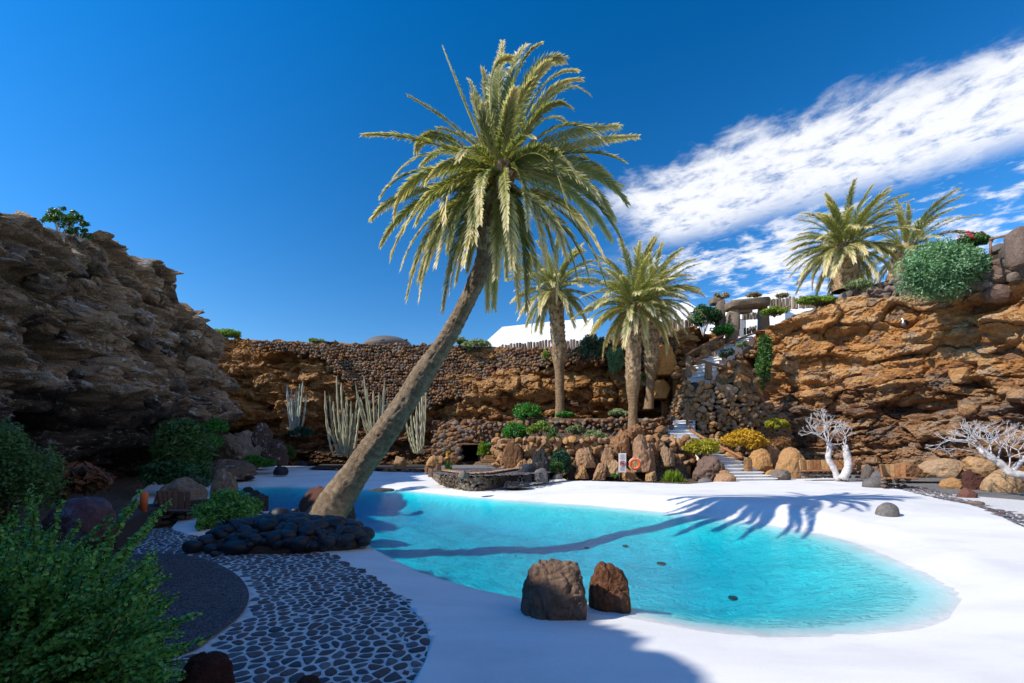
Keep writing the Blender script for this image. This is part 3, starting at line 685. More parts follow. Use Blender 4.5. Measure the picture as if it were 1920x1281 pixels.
def top_z(x, y, tab):
    px = CX + x / y * F if y > .5 else -999
    py = np.interp(px, [a for a, _ in tab], [b for _, b in tab]); return CAM_H + (HY - py) / F * y
ltab = [(-60, 388), (0, 402), (90, 436), (170, 452), (240, 468), (262, 492), (300, 512), (325, 542), (345, 574), (370, 604), (405, 655), (440, 690)]
lp = [(-1, -12), (-7.5, -7), (-8.7, -1), (-10.3, 1.6), (-14.2, 6.0), (-15.4, 12.0), (-16.1, 15.8), (-16.4, 18.5), (-17.8, 23.0), (-18.5, 27.5), (-21, 30.5), (-25, 33)]
lz = [9.3, 9.3, 9.3, 9.3, 8.7, 8.2] + [top_z(x, y, ltab) for x, y in lp[6:10]] + [8.6, 8.6]
def lprof(S, t): return -2.3 * sstep(.36, .05, t) - .1 + .75 * np.exp(-((t - .50) / .15) ** 2) - .45 * sstep(.62, 1.0, t) + .5 * sstep(.38, .48, t)
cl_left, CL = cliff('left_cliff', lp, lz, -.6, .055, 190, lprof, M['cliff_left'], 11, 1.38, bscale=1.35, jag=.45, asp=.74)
bp_ = [(-33, 29), (-29, 35), (-24.5, 38), (-18, 38.6), (-12, 38), (-5, 36.8), (0, 34.6), (5, 32.6), (9.5, 31.2), (12.2, 31.0), (13.8, 33.2), (17, 34.0), (18.6, 31.6), (19.6, 29.5)]
btab = [(380, 628), (410, 632), (520, 634), (600, 643), (680, 645), (800, 648), (900, 652), (1000, 655), (1100, 652), (1180, 650), (1250, 628), (1290, 612), (1400, 640), (1480, 600)]
bz = [top_z(x, y, btab) for x, y in bp_]
def bprof(S, t): return -1.3 * sstep(.62, .2, t) + .35 * np.exp(-((t - .68) / .1) ** 2)
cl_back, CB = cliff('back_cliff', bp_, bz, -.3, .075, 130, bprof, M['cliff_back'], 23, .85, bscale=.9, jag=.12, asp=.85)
rp = [(17.2, 31.5), (16.4, 29.3), (17.6, 27.6), (19.6, 25.6), (21.0, 23.4), (22.0, 21.0), (22.9, 18.4), (23.6, 14), (23.0, 8), (20, 0), (14, -8), (6, -12), (-1, -12.5)]
rtab = [(1400, 640), (1450, 612), (1500, 590), (1560, 578), (1600, 560), (1700, 560), (1760, 556), (1830, 535), (1920, 515)]
rz = [top_z(x, y, rtab) for x, y in rp[:7]] + [9.4, 9.4, 9.4, 9.4, 9.3, 9.3]
def rprof(S, t): return .25 - 1.1 * sstep(.42, .12, t) + .45 * np.exp(-((t - .82) / .06) ** 2) * sstep(8, 12, S) - .55 * np.exp(-((t - .33) / .07) ** 2)
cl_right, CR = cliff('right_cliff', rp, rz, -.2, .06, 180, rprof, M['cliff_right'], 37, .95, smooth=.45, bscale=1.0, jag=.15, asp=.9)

# plateau around the crater, out to the horizon
def build_plateau():
    ring = np.array(lp[::-1][:] , float)
    inner = [(-1, -18), (-9, -14), (-13, -6), (-17, 2), (-20, 9), (-21, 18), (-25, 26), (-35, 31), (-36, 40), (-24, 44.5), (-10, 44), (2, 41), (12, 38), (20, 40.5), (26, 33), (29, 20), (30, 8), (27, -6), (16, -16), (6, -19)]
    zi = [9.2] * 7 + [9, 9.6, 10.6, 10.4, 9.2, 8.8, 9.2, 9.4, 9.4, 9.3, 9.3, 9.3, 9.2]
    V = []; c = np.array([0, 14.0])
    for k, sc_ in enumerate((1.0, 1.4, 2.5, 8, 60)):
        for (x, y), z in zip(inner, zi):
            q = c + (np.array([x, y]) - c) * sc_; V.append((q[0], q[1], (z if k == 0 else 8.8 - .3 * k)))
    n = len(inner); i = np.arange(5 * n).reshape(5, n); j = np.roll(i, -1, 1)
    Fq = np.stack([i[:-1], i[1:], j[1:], j[:-1]], -1).reshape(-1, 4)
    tag(link('plateau', mesh_np('plateau', np.array(V), Fq, M['ground'], True)), kind='structure')
build_plateau()

# ------------------------------------------------------------------ stones laid in walls
STONES = {}
def stone_meshes(matname, n=14, sub=0, ang=.8):
    key = (matname, sub, ang)
    if key not in STONES:
        L = []
        for k in range(n):
            if ang >= 1:      # broken block: many flat cuts and a pitted skin
                V, Fa = stonev(900 + k * 7, sub, 1.0, 17, .0); V = (np.sign(V) * np.abs(V) ** .8) * .95
                r = 1 - np.abs(fbm(V[:, 0] * 1.9 + k, V[:, 1] * 1.9, V[:, 2] * 3.2, 4, k, .55)) * 3.0; V = V * (1 - .16 * np.clip(r, 0, 1) ** 2 + .05 * fbm(V[:, 0] * 6, V[:, 1] * 6, V[:, 2] * 8, 3, k))[:, None]
                L.append((V, Fa, mesh_np('stone', V, Fa, M[matname], False, {'tint': np.full(len(V), (k * .37 + .2) % 1)}))); continue
            V, Fa = stonev(900 + k * 7 + sub, sub, ang, 15 if ang >= .8 else 10, .05 if sub else .0)
            if ang >= .95: V = V * (1 - .10 * np.abs(fbm(V[:, 0] * 2 + k, V[:, 1] * 2, V[:, 2] * 2, 3, k)))[:, None]
            L.append((V, Fa, mesh_np('stone', V, Fa, M[matname], sub >= 3)))
        STONES[key] = L
    return STONES[key]
def lay(parent, items, matname, seed=1, sub=0, ang=.8, maxobj=300, name='stone'):
    """items: (pos, (sx, sy, sz), (rx, ry, rz)); the nearest/largest ones are objects, the rest one field"""
    rs = np.random.RandomState(seed); st = stone_meshes(matname, sub=sub, ang=ang)
    def key(it):
        x, y, z = it[0]; return -max(it[1]) / max(y, 1)
    vis = sorted(items, key=key); J = MB()
    for k, (p, s, e) in enumerate(vis):
        V, Fa, me = st[rs.randint(len(st))]
        if k < maxobj: link(name, me, parent, tuple(p), e, tuple(s))
        else: J.add((V * np.array(s)) @ rotm(e).T + np.array(p), Fa, rs.rand())
    if J.n: J.build(name + '_field', M[matname], parent, sub >= 3, 'stuff')
def wall_items(p0, p1, z0, z1, size, seed, bulge=0.0, depth=.5, jit=.25, z1b=None, lean=0.0, z0b=None):
    """stones packed on a straight stretch of wall from p0 to p1"""
    rs = np.random.RandomState(seed); p0 = np.array(p0, float); p1 = np.array(p1, float); L = np.linalg.norm(p1 - p0)
    d = (p1 - p0) / L; nn = np.array([-d[1], d[0]]); nn = nn if nn[1] < 0 else -nn; out = []; rz_ = math.atan2(d[1], d[0])
    z1b = z1 if z1b is None else z1b; z0b = z0 if z0b is None else z0b; zz = min(z0, z0b); row = 0
    while zz < max(z1, z1b):
        u = rs.uniform(0, size)
        while u < L:
            f = u / L; big = rs.rand() ** 2; ww = size * (.72 + .75 * big); h = size * (.55 + .5 * rs.rand() * (.5 + big))
            z = zz + size * (.22 * math.sin(u * 1.7 + row) + rs.uniform(-.22, .22)) + .12 * math.sin(u * .6 + seed)
            if z0 + (z0b - z0) * f + rs.uniform(-1, 1) * size * .8 < z < z1 + (z1b - z1) * f - h * .4 + rs.uniform(-.3, .15) * size:
                q = p0 + d * u + nn * (bulge * math.sin(math.pi * min(1, f)) + rs.uniform(-.12, .14) * size - lean * (z - z0))
                out.append(((q[0], q[1], z), (ww * .60, size * depth * rs.uniform(.8, 1.2), h * .66),
                            (rs.uniform(-jit, jit), rs.uniform(-1, 1) ** 3 * 1.2, rz_ + rs.uniform(-jit, jit))))
            u += ww * .88
        zz += size * .66; row += 1
    return out
def core(name, pts, z0s, z1s, thick, mat, parent):
    """solid backing of a wall so that nothing shows through its joints"""
    pts = np.asarray(pts, float); n = len(pts); T = np.gradient(pts, axis=0); T /= np.linalg.norm(T, axis=1)[:, None]; nn = np.stack([-T[:, 1], T[:, 0]], 1)
    nn = np.where((nn[:, 1] < 0)[:, None], nn, -nn); a = pts - nn * .04; b = pts - nn * thick
    V = np.concatenate([np.column_stack([a, z0s]), np.column_stack([a, z1s]), np.column_stack([b, z1s]), np.column_stack([b, z0s])])
    i = np.arange(n - 1); Fq = []
    for r in range(4):
        q = (r + 1) % 4; Fq.append(np.stack([i + r * n, i + 1 + r * n, i + 1 + q * n, i + q * n], 1))
    Fq.append(np.array([[0, n, 2 * n, 3 * n], [n - 1, 2 * n - 1, 3 * n - 1, 4 * n - 1]]))
    return link(name, mesh_np(name, V, np.concatenate(Fq), mat), parent)

# dry stone wall on the back cliff
wl = thing('dry_stone_wall', 'high dry stone wall of small reddish brown lava stones above the back cliff', 'wall', (0, 0, 0))
seg = [(P(1270, 700, 30.1), 9.3), (P(1175, 700, 30.6), 8.5), (P(1040, 700, 32.4), 8.9), (P(930, 700, 35.0), 9.4), (P(880, 700, 36.3), 10.0), (P(790, 700, 36.9), 10.2), (P(700, 700, 37.4), 10.3), (P(600, 700, 37.7), 10.35), (P(470, 700, 37.7), 10.7)]
seg = seg[::-1]; lows = [9.9, 9.2, 5.2, 4.8, 6.0, 7.0, 7.7, 7.4, 6.6]; items = []
for k in range(len(seg) - 1):
    (a, za), (b, zb) = seg[k], seg[k + 1]
    items += wall_items((a.x, a.y), (b.x, b.y), lows[k], za, .30, 50 + k, z1b=zb, depth=.62, z0b=lows[k + 1])
core('wall_core', [(a.x, a.y + .35) for a, _ in seg], [l + .5 for l in lows], [z - .1 for _, z in seg], .7, M['stone_dark'], wl)
lay(wl, items, 'stone_brown', 3)

# rubble embedded along cliffs: loose blocks sitting on ledges
def rubble(parent, D, n, lo, hi, zlo, zhi, size, matname, seed, sub=2):
    rs = np.random.RandomState(seed); nu, nz = D['X'].shape; it = []
    while len(it) < n:
        i = rs.randint(int(nu * lo), int(nu * hi)); j = rs.randint(int(nz * zlo), int(nz * zhi)); s_ = size * rs.uniform(.5, 1.4)
        p = (D['X'][i, j] - D['N'][i, 0] * s_ * .5, D['Y'][i, j] - D['N'][i, 1] * s_ * .5, D['Z'][i, j])
        it.append((p, (s_ * rs.uniform(.9, 1.7), s_ * .8, s_ * rs.uniform(.5, .95)), (rs.uniform(-.3, .3), rs.uniform(-.15, .15), math.atan2(-D['N'][i, 0], D['N'][i, 1]) + rs.uniform(-.4, .4))))
    lay(parent, it, matname, seed, sub, 1.0, name='rock')
M['rock_left'] = stone_mat('rock_left', [(.07, .052, .042), (.16, .11, .075), (.30, .20, .13), (.38, .27, .18), (.20, .175, .155)], sc=3, bm_=.10, spots=(.36, .35, .32))
M['rock_right'] = stone_mat('rock_right', [(.13, .07, .04), (.34, .17, .075), (.50, .27, .10), (.42, .29, .18), (.58, .33, .13)], sc=3, bm_=.09)
rubble(cl_left, CL, 300, .40, .90, .30, 1.0, .55, 'cliff_left', 4, 3)
rubble(cl_right, CR, 300, .04, .42, .02, .80, .42, 'cliff_right', 5, 3)
rubble(cl_back, CB, 300, .36, .93, .05, .80, .34, 'cliff_back', 6)

# stone wall on top of the right cliff
tw = thing('dry_stone_parapet', 'rough wall of large grey lava blocks on the rim of the right cliff', 'wall')
tpts = [(1500, 585, 28.0), (1560, 555, 26.6), (1610, 535, 26.0), (1650, 520, 25.2), (1690, 510, 24.2), (1740, 505, 23.0), (1790, 490, 21.8), (1850, 465, 20.3), (1905, 448, 19.2), (1990, 440, 17.8)]
its = []; tp3 = []
for k, (px, py, d_) in enumerate(tpts):
    q = P(px, py, d_ + .5); zb = top_z(q.x, q.y, rtab) - .35; tp3.append((q.x, q.y, zb, q.z))
for k in range(len(tp3) - 1):
    a, b = tp3[k], tp3[k + 1]; its += wall_items(a[:2], b[:2], a[2] - .1, a[3], .50 + .015 * k, 80 + k, z1b=b[3], depth=.7, jit=.3, z0b=b[2] - .1)
core('wall_core', [(a[0] + .3, a[1] + .55) for a in tp3], [a[2] + .1 for a in tp3], [a[3] - .12 for a in tp3], 1.2, M['stone_dark'], tw)
lay(tw, its, 'stone_grey', 8, sub=2, ang=.85)
for px, s_ in ((1912, .34),):
    V, Fa = stonev(77, 4, .9, 12, .05); V = np.sign(V) * np.abs(V) ** .55; q = P(px, 462, 18.7)
    link('corner_post', mesh_np('corner_post', V * np.array([.42, .42, .85]), Fa, M['stone_grey']), tw, q)
rl = thing('rim_handrail', 'thin reddish wooden rail running to the stone post on the right cliff rim', 'handrail')
V, Fs = tubev([P(1855, 449, 19.6), P(1885, 442, 19.2), P(1925, 436, 18.7), P(1990, 426, 18.2)], .05, 8); me = MB(); me.add(V, Fs); me.build('rail', M['wood_rail'], rl, True)
me = MB(); V, Fs = tubev([P(1857, 449, 19.6), P(1857, 478, 19.6)], .045, 6); me.add(V, Fs); me.build('post', M['wood_rail'], rl, True)

#@@PART2
# ------------------------------------------------------------------ plants: shared builders
def bez(p0, p1, p2, n):
    t = np.linspace(0, 1, n)[:, None]; p0, p1, p2 = map(lambda q: np.array(q, float), (p0, p1, p2))
    return (1 - t) ** 2 * p0 + 2 * t * (1 - t) * p1 + t * t * p2
def frond_mesh(name, p0, p1, p2, width=.36, n=60, seed=0, mat='frond', rach='rachis', dry=0.0, thick=.017, roll=0.0, droop=.22, lw=.026):
    rs = np.random.RandomState(seed); m = 14; c = bez(p0, p1, p2, m); c[:, 2] -= .0
    V, Fs = tubev(c, np.linspace(thick, thick * .22, m), 4); F4 = [Fs[0]]; F3 = []; fm4 = [1] * len(Fs[0]); fm3 = []; VV = [V]; nv = len(V); tint = [np.zeros(len(V))]
    T = np.gradient(c, axis=0); T /= np.linalg.norm(T, axis=1)[:, None]
    h = c[-1] - c[0]; h[2] = 0
    if np.linalg.norm(h) < .15: h = np.array([math.cos(seed), math.sin(seed), 0])
    S0 = np.cross(h / np.linalg.norm(h), [0, 0, 1.0]); S0 = S0 * math.cos(roll) + np.array([0, 0, 1]) * math.sin(roll)
    ts = np.repeat(np.linspace(.10, .995, n), 2) + rs.uniform(-.004, .004, 2 * n); ts = np.clip(ts, 0, 1); sg = np.tile([1, -1], n)
    k = ts * (m - 1); i = np.minimum(k.astype(int), m - 2); f = (k - i)[:, None]; B = c[i] * (1 - f) + c[i + 1] * f; Tt = T[i] * (1 - f) + T[i + 1] * f
    S = S0[None] - Tt * (Tt @ S0)[:, None]; S /= np.linalg.norm(S, axis=1)[:, None] + 1e-6; U = np.cross(S, Tt)
    A = np.radians(50 - 28 * ts + rs.uniform(-9, 9, 2 * n)); lift = rs.uniform(.15, .6, 2 * n)
    D = Tt * np.cos(A)[:, None] + (S * sg[:, None] * np.cos(lift)[:, None] + U * np.sin(lift)[:, None]) * np.sin(A)[:, None]
    Ln = width * (np.minimum(1, .45 + ts * 2.2) * np.minimum(1, .52 + (1 - ts) * 1.5)) * rs.uniform(.82, 1.12, 2 * n)
    Wd = np.cross(D, U); Wd /= np.linalg.norm(Wd, axis=1)[:, None] + 1e-6; Wd = Wd * .8 + U * rs.uniform(-.5, .5, (2 * n, 1))
    g = np.array([0, 0, -1.0]); mid = B + D * (Ln * .5)[:, None] + g * (droop * .18 * Ln)[:, None]; tip = B + D * Ln[:, None] + g * (droop * Ln * rs.uniform(.4, 1.7, 2 * n))[:, None]
    a = B - Wd * lw * .32; b_ = B + Wd * lw * .32; cc = mid + Wd * lw * .5; d_ = mid - Wd * lw * .5
    VV.append(np.stack([a, b_, cc, d_, tip], 1).reshape(-1, 3)); j = nv + np.arange(2 * n) * 5
    F4.append(np.stack([j, j + 1, j + 2, j + 3], 1)); F3.append(np.stack([j + 3, j + 2, j + 4], 1))
    fm4 += [0] * (2 * n); base = np.clip(ts ** 3 * .75 + rs.uniform(0, .35, 2 * n) + dry, 0, .999)
    tt = np.stack([base * .6, base * .6, base * .85, base * .85, np.minimum(.999, base + .25)], 1).reshape(-1); tint.append(tt)
    return mesh_np(name, np.concatenate(VV), [np.concatenate(F4), np.concatenate(F3)], [M[mat], M[rach]], False, {'tint': np.concatenate(tint)}, np.array(fm4 + [0] * (2 * n)))
def trunk_mesh(name, path, rad, mat, seed=1, k=40, step=.035, ringamp=.012, ring=7.0, noise_a=.03):
    c, s = resample(np.asarray(path, float), step); r = np.interp(s, np.linspace(0, s[-1], len(rad)), rad)
    T = np.gradient(c, axis=0); T /= np.linalg.norm(T, axis=1)[:, None]; S = np.cross(T, [0, 1, 0]); S /= np.linalg.norm(S, axis=1)[:, None]; U = np.cross(T, S)
    a = np.arange(k) / k * 2 * np.pi; ca, sa = np.cos(a)[None], np.sin(a)[None]; ss = s[:, None]
    wob = fbm(ca * 2 + seed, sa * 2, ss * 1.5, 4, seed); rr = r[:, None] * (1 + 0 * ca) + ringamp * (np.abs(np.sin(ss * ring + wob * 1.5)) - .5) + noise_a * wob + noise_a * .6 * fbm(ca * 6, sa * 6, ss * 9, 3, seed + 4)
    V = c[:, None] + rr[..., None] * (np.cos(a)[None, :, None] * S[:, None] + np.sin(a)[None, :, None] * U[:, None])
    n = len(c); i = np.arange(n * k).reshape(n, k); j = np.roll(i, -1, 1)
    Fq = np.stack([i[:-1], i[1:], j[1:], j[:-1]], -1).reshape(-1, 4)
    return mesh_np(name, V.reshape(-1, 3), [Fq, i[-1][None]], M[mat], True, {'along': np.repeat(s, k), 'tint': np.zeros(n * k)}), c, s, r
def boots(parent, c, s, r, s0, s1, size, mat, seed, out=.5, name='leaf_base_field', dens=1.0):
    """old leaf bases in spirals round the trunk"""
    rs = np.random.RandomState(seed); mb = MB(); L = s1 - s0; per = max(7, int(6.283 * r.mean() / (size * .95))); rows = int(L / (size * .52) * dens)
    for q in range(rows):
        ss = s0 + L * q / rows; x = np.array([np.interp(ss, s, c[:, k]) for k in range(3)]); x2 = np.array([np.interp(min(ss + .1, s[-1]), s, c[:, k]) for k in range(3)])
        x1 = np.array([np.interp(max(ss - .1, 0), s, c[:, k]) for k in range(3)]); T = (x2 - x1) / (np.linalg.norm(x2 - x1) + 1e-9); S = np.cross(T, [0, 1, 0]); S /= np.linalg.norm(S); U = np.cross(T, S); rr = np.interp(ss, s, r)
        for k in range(per):
            a = (k + .5 * (q % 2) + rs.uniform(-.12, .12)) / per * 6.283; n = S * math.cos(a) + U * math.sin(a); w = np.cross(T, n); z = size * rs.uniform(.8, 1.25); o_ = out * rs.uniform(.6, 1.4)
            b0 = x + n * (rr - .03); V = [b0 - w * z * .5, b0 + w * z * .5, b0 + w * z * .34 + T * z * 1.0 + n * z * o_, b0 - w * z * .34 + T * z * 1.0 + n * z * o_,
                                          b0 + T * z * 1.05 + n * 0, b0 - T * z * .15 + n * z * .25]
            mb.poly(V, [(0, 5, 1), (5, 2, 1), (5, 3, 2), (0, 3, 5), (3, 4, 2), (0, 4, 3), (1, 2, 4)], rs.rand())
    return mb.build(name, M[mat], parent, False, 'stuff')

# ------------------------------------------------------------------ the leaning palm
def leaning_palm():
    t = thing('palm_tree', 'tall palm leaning to the right over the pool, rooted by dark stones', 'palm tree', P(612, 985, 10.75))
    inv = -Vector(t.location)
    pth = [(588, 1000, 10.85, 43), (612, 968, 10.75, 38), (645, 918, 10.6, 31.5), (690, 855, 10.45, 29), (740, 785, 10.3, 26.5), (790, 708, 10.15, 24.5), (838, 634, 10.0, 23),
           (876, 565, 9.9, 20), (904, 500, 9.8, 18.5), (920, 450, 9.7, 19.5), (930, 400, 9.65, 23), (937, 350, 9.6, 27), (942, 318, 9.6, 22)]
    c = catmull([P(a, b, d) + inv for a, b, d, _ in pth], 8); rad = catmull([(w_ * .86 * d / F, 0) for a, b, d, w_ in pth], 8)[:, 0]
    me, c, s, r = trunk_mesh('trunk', c, rad, 'bark_lean', 3, 72, .02, .011, 21, .032); link('trunk', me, t)
    boots(t, c, s, r, s[-1] - 1.75, s[-1] - .05, .13, 'boot', 5, .75)
    O = P(941, 322, 9.6) + inv
    L = [(832, 94, 872, 205, .3), (765, 180, 862, 232, .6), (681, 253, 802, 246, -.2), (782, 282, 800, 205, .5), (715, 368, 765, 285, .6), (740, 406, 756, 292, -.4), (698, 410, 752, 335, .9), (715, 461, 765, 350, -.2),
         (734, 482, 772, 345, .4), (753, 501, 800, 362, -.7), (763, 560, 800, 365, .2), (787, 560, 822, 350, -.5), (787, 524, 835, 345, .8), (818, 499, 855, 355, -.9), (831, 579, 860, 370, .4), (835, 414, 828, 305, -1.1),
         (856, 528, 882, 370, .9), (845, 541, 870, 390, -.2), (890, 452, 880, 330, -1.3), (877, 507, 893, 395, .8), (930, 518, 932, 375, -1.0), (926, 577, 930, 420, .9), (915, 579, 915, 440, .7), (972, 575, 962, 390, -.5),
         (987, 579, 992, 400, .6), (1012, 551, 992, 400, -.4), (1023, 503, 1015, 355, -1.2), (1042, 562, 1050, 390, -.3), (1082, 524, 1058, 385, .5), (1103, 516, 1068, 390, -.4), (1137, 537, 1090, 380, .3),
         (1132, 482, 1070, 345, -.7), (1166, 452, 1105, 325, .2), (1145, 448, 1090, 340, .9), (1175, 381, 1110, 275, -.1), (1168, 350, 1095, 320, .9), (1168, 303, 1090, 262, -.3), (1196, 256, 1065, 262, .5), (1160, 237, 1040, 240, .9),
         (1132, 267, 1060, 180, -.8), (1069, 201, 1015, 165, -.6), (1101, 174, 1035, 120, .3), (1088, 149, 1002, 145, -.2), (1080, 134, 1000, 125, .6), (1056, 111, 978, 100, .1), (1012, 83, 958, 105, -.3), (987, 85, 945, 115, .6),
         (957, 110, 890, 110, .2), (943, 79, 930, 150, .8), (886, 182, 903, 240, -.5), (1061, 381, 1025, 225, -1.4), (905, 200, 900, 260, -.9), (1000, 150, 965, 190, -1.0), (965, 170, 950, 220, -1.0), (860, 300, 890, 240, -1.5),
         (800, 340, 850, 270, -1.0), (1080, 330, 1030, 240, -1.5), (990, 430, 985, 300, -1.9), (900, 420, 895, 290, -2.0), (1100, 300, 1040, 230, 1.5), (790, 310, 850, 240, 1.6), (1060, 230, 1010, 190, 1.4), (880, 150, 905, 210, 1.3),
         (1110, 420, 1070, 310, 1.6), (780, 420, 830, 310, 1.7), (1030, 440, 1015, 320, 1.9), (870, 440, 885, 330, 2.0), (950, 430, 950, 280, -2.3), (840, 470, 862, 330, 1.5), (1150, 410, 1100, 300, .8), (742, 330, 800, 250, 1.0), (905, 130, 915, 190, .4), (1030, 120, 985, 150, -.7), (1060, 160, 1005, 180, .9), (930, 120, 925, 200, 1.2), (820, 240, 875, 250, 1.2), (1140, 330, 1075, 270, .7), (1120, 370, 1070, 290, -1.1), (760, 430, 800, 320, -1.2),
         (800, 500, 840, 350, 1.0), (870, 500, 890, 370, -1.5), (960, 500, 955, 360, -1.8), (1060, 480, 1035, 350, -1.1), (1100, 450, 1055, 340, 1.2), (1000, 260, 975, 240, -1.8), (900, 380, 900, 290, -2.1), (1040, 300, 1000, 240, 2.2), (850, 250, 885, 240, 2.0), (950, 520, 948, 380, 1.6)]
    rs = np.random.RandomState(5)
    for k, (tx, ty, cx, cy, dz) in enumerate(L):
        dz *= 1.0; T = P(tx, ty, 9.6 + dz) + inv; Cc = P(cx, cy, 9.6 + dz * .55) + inv
        ln = math.hypot(tx - 941, ty - 322); low = ty > 470; off = Vector((rs.uniform(-.13, .13), rs.uniform(-.13, .13), rs.uniform(-.22, .08) if not low else rs.uniform(-.45, -.1)))
        me = frond_mesh('frond', O + off, Cc, T, .28 * rs.uniform(.8, 1.15), int(72 + ln * .22), 40 + k, 'frond', 'rachis', rs.uniform(-.05, .25) + (.15 if low else 0), .018, rs.uniform(-.9, .9), rs.uniform(.1, .35), .036)
        link('frond', me, t)
    for k in range(9):      # orange fruit stalks at the heart
        a = rs.uniform(0, 6.28); d = Vector((math.cos(a) * .55, math.sin(a) * .55 - .15, rs.uniform(.1, .6)))
        mb = MB()
        for q in range(5):
            V, Fs = tubev(bez(O, O + d * .6 + Vector((0, 0, .12)), O + d + Vector((rs.uniform(-.12, .12), rs.uniform(-.12, .12), rs.uniform(-.3, .05))), 7), [.016] * 3 + [.008] * 4, 4); mb.add(V, Fs)
        mb.build('fruit_stalk', M['rachis_orange'], t, True)
leaning_palm()

# ------------------------------------------------------------------ the other palms
FV = {}
def frond_variants(Ln):
    key = round(Ln, 1)
    if key in FV: return FV[key]
    out = []
    for q, e in enumerate((84, 74, 62, 50, 38, 26, 14, 2, -12, -28, -48)):
        for v in range(2):
            e1 = R(e); e2 = R(e - 38 - 12 * v); p1 = (math.cos(e1) * Ln * .5, 0, math.sin(e1) * Ln * .5 + .05 * Ln)
            p2 = (math.cos(e1) * Ln * .42 + math.cos(e2) * Ln * .55, .12 * Ln * (v - .5), math.sin(e1) * Ln * .42 + math.sin(e2) * Ln * .55)
            out.append((e, frond_mesh('frond', (0, 0, 0), p1, p2, .46 * Ln / 3.2, 74, 300 + q * 2 + v, 'frond', 'rachis', .12 if e > 0 else .3, .03, .35 * (v - .5), .35, .05)))
    FV[key] = out; return out
def canary_palm(label, base, top, rlow, rhigh, skirt0, Ln, nf, seed, lean=(0, 0), wind=0.0):
    """skirt0: fraction of the trunk where the old leaf bases begin"""
    t = thing('palm_tree', label, 'palm tree', base, 0, 'upright palms around the pool'); rs = np.random.RandomState(seed); top = Vector(top) - Vector(base)
    n = 9; pth = [(top.x * q / (n - 1) + lean[0] * math.sin(math.pi * q / (n - 1)), top.y * q / (n - 1), top.z * q / (n - 1)) for q in range(n)]
    rad = [rlow * 1.25 if q == 0 else rlow if q / (n - 1) < skirt0 - .06 else rhigh for q in range(n)]
    me, c, s, r = trunk_mesh('trunk', catmull(pth, 5), rad, 'bark', seed, 28, .04, .018, 22, .02); link('trunk', me, t)
    boots(t, c, s, r - .02, s[-1] * skirt0, s[-1], .17, 'boot', seed, .55)
    fv = frond_variants(Ln)
    for k in range(nf):
        u = k / nf; e_t = 88 - 118 * u ** .95 + rs.uniform(-6, 6); e, me = min(fv[rs.randint(2)::2], key=lambda q: abs(q[0] - e_t)); az = k * 2.39996 + rs.uniform(-.25, .25); sc_ = rs.uniform(.85, 1.1) * (1 - .12 * u)
        o = link('frond', me, t, tuple(Vector(c[-1]) + Vector((math.cos(az) * rhigh * .55, math.sin(az) * rhigh * .55, .15 - .4 * u))), (rs.uniform(-.12, .12), rs.uniform(-.1, .1) + wind * math.cos(az), az), (sc_,) * 3)
    return t
canary_palm('palm with a shaggy upper trunk rising directly right of the round green bush', P(1050, 790, 29.0), P(1040, 545, 29.0), .28, .43, .46, 3.4, 70, 11, (.1, 0))
canary_palm('bright green palm in front of its twin, its foot among the big brown boulders', P(1186, 818, 25.0), P(1188, 572, 25.0), .24, .37, .42, 3.4, 80, 12)
canary_palm('palm standing close behind the bright green one, beside the square orange rock', P(1216, 768, 29.2), P(1222, 560, 29.2), .26, .42, .38, 3.4, 66, 13, (.1, 0))
canary_palm('thick dark trunked palm on top of the right cliff, full round crown against the clouds', P(1586, 545, 27.4), P(1583, 462, 27.4), .58, .64, .02, 3.6, 80, 14)
canary_palm('ragged palm behind the thick dark trunked one, its grey fronds blown to the right', P(1682, 530, 31.0), P(1700, 465, 31.0), .5, .6, .02, 3.6, 44, 15, wind=.18)

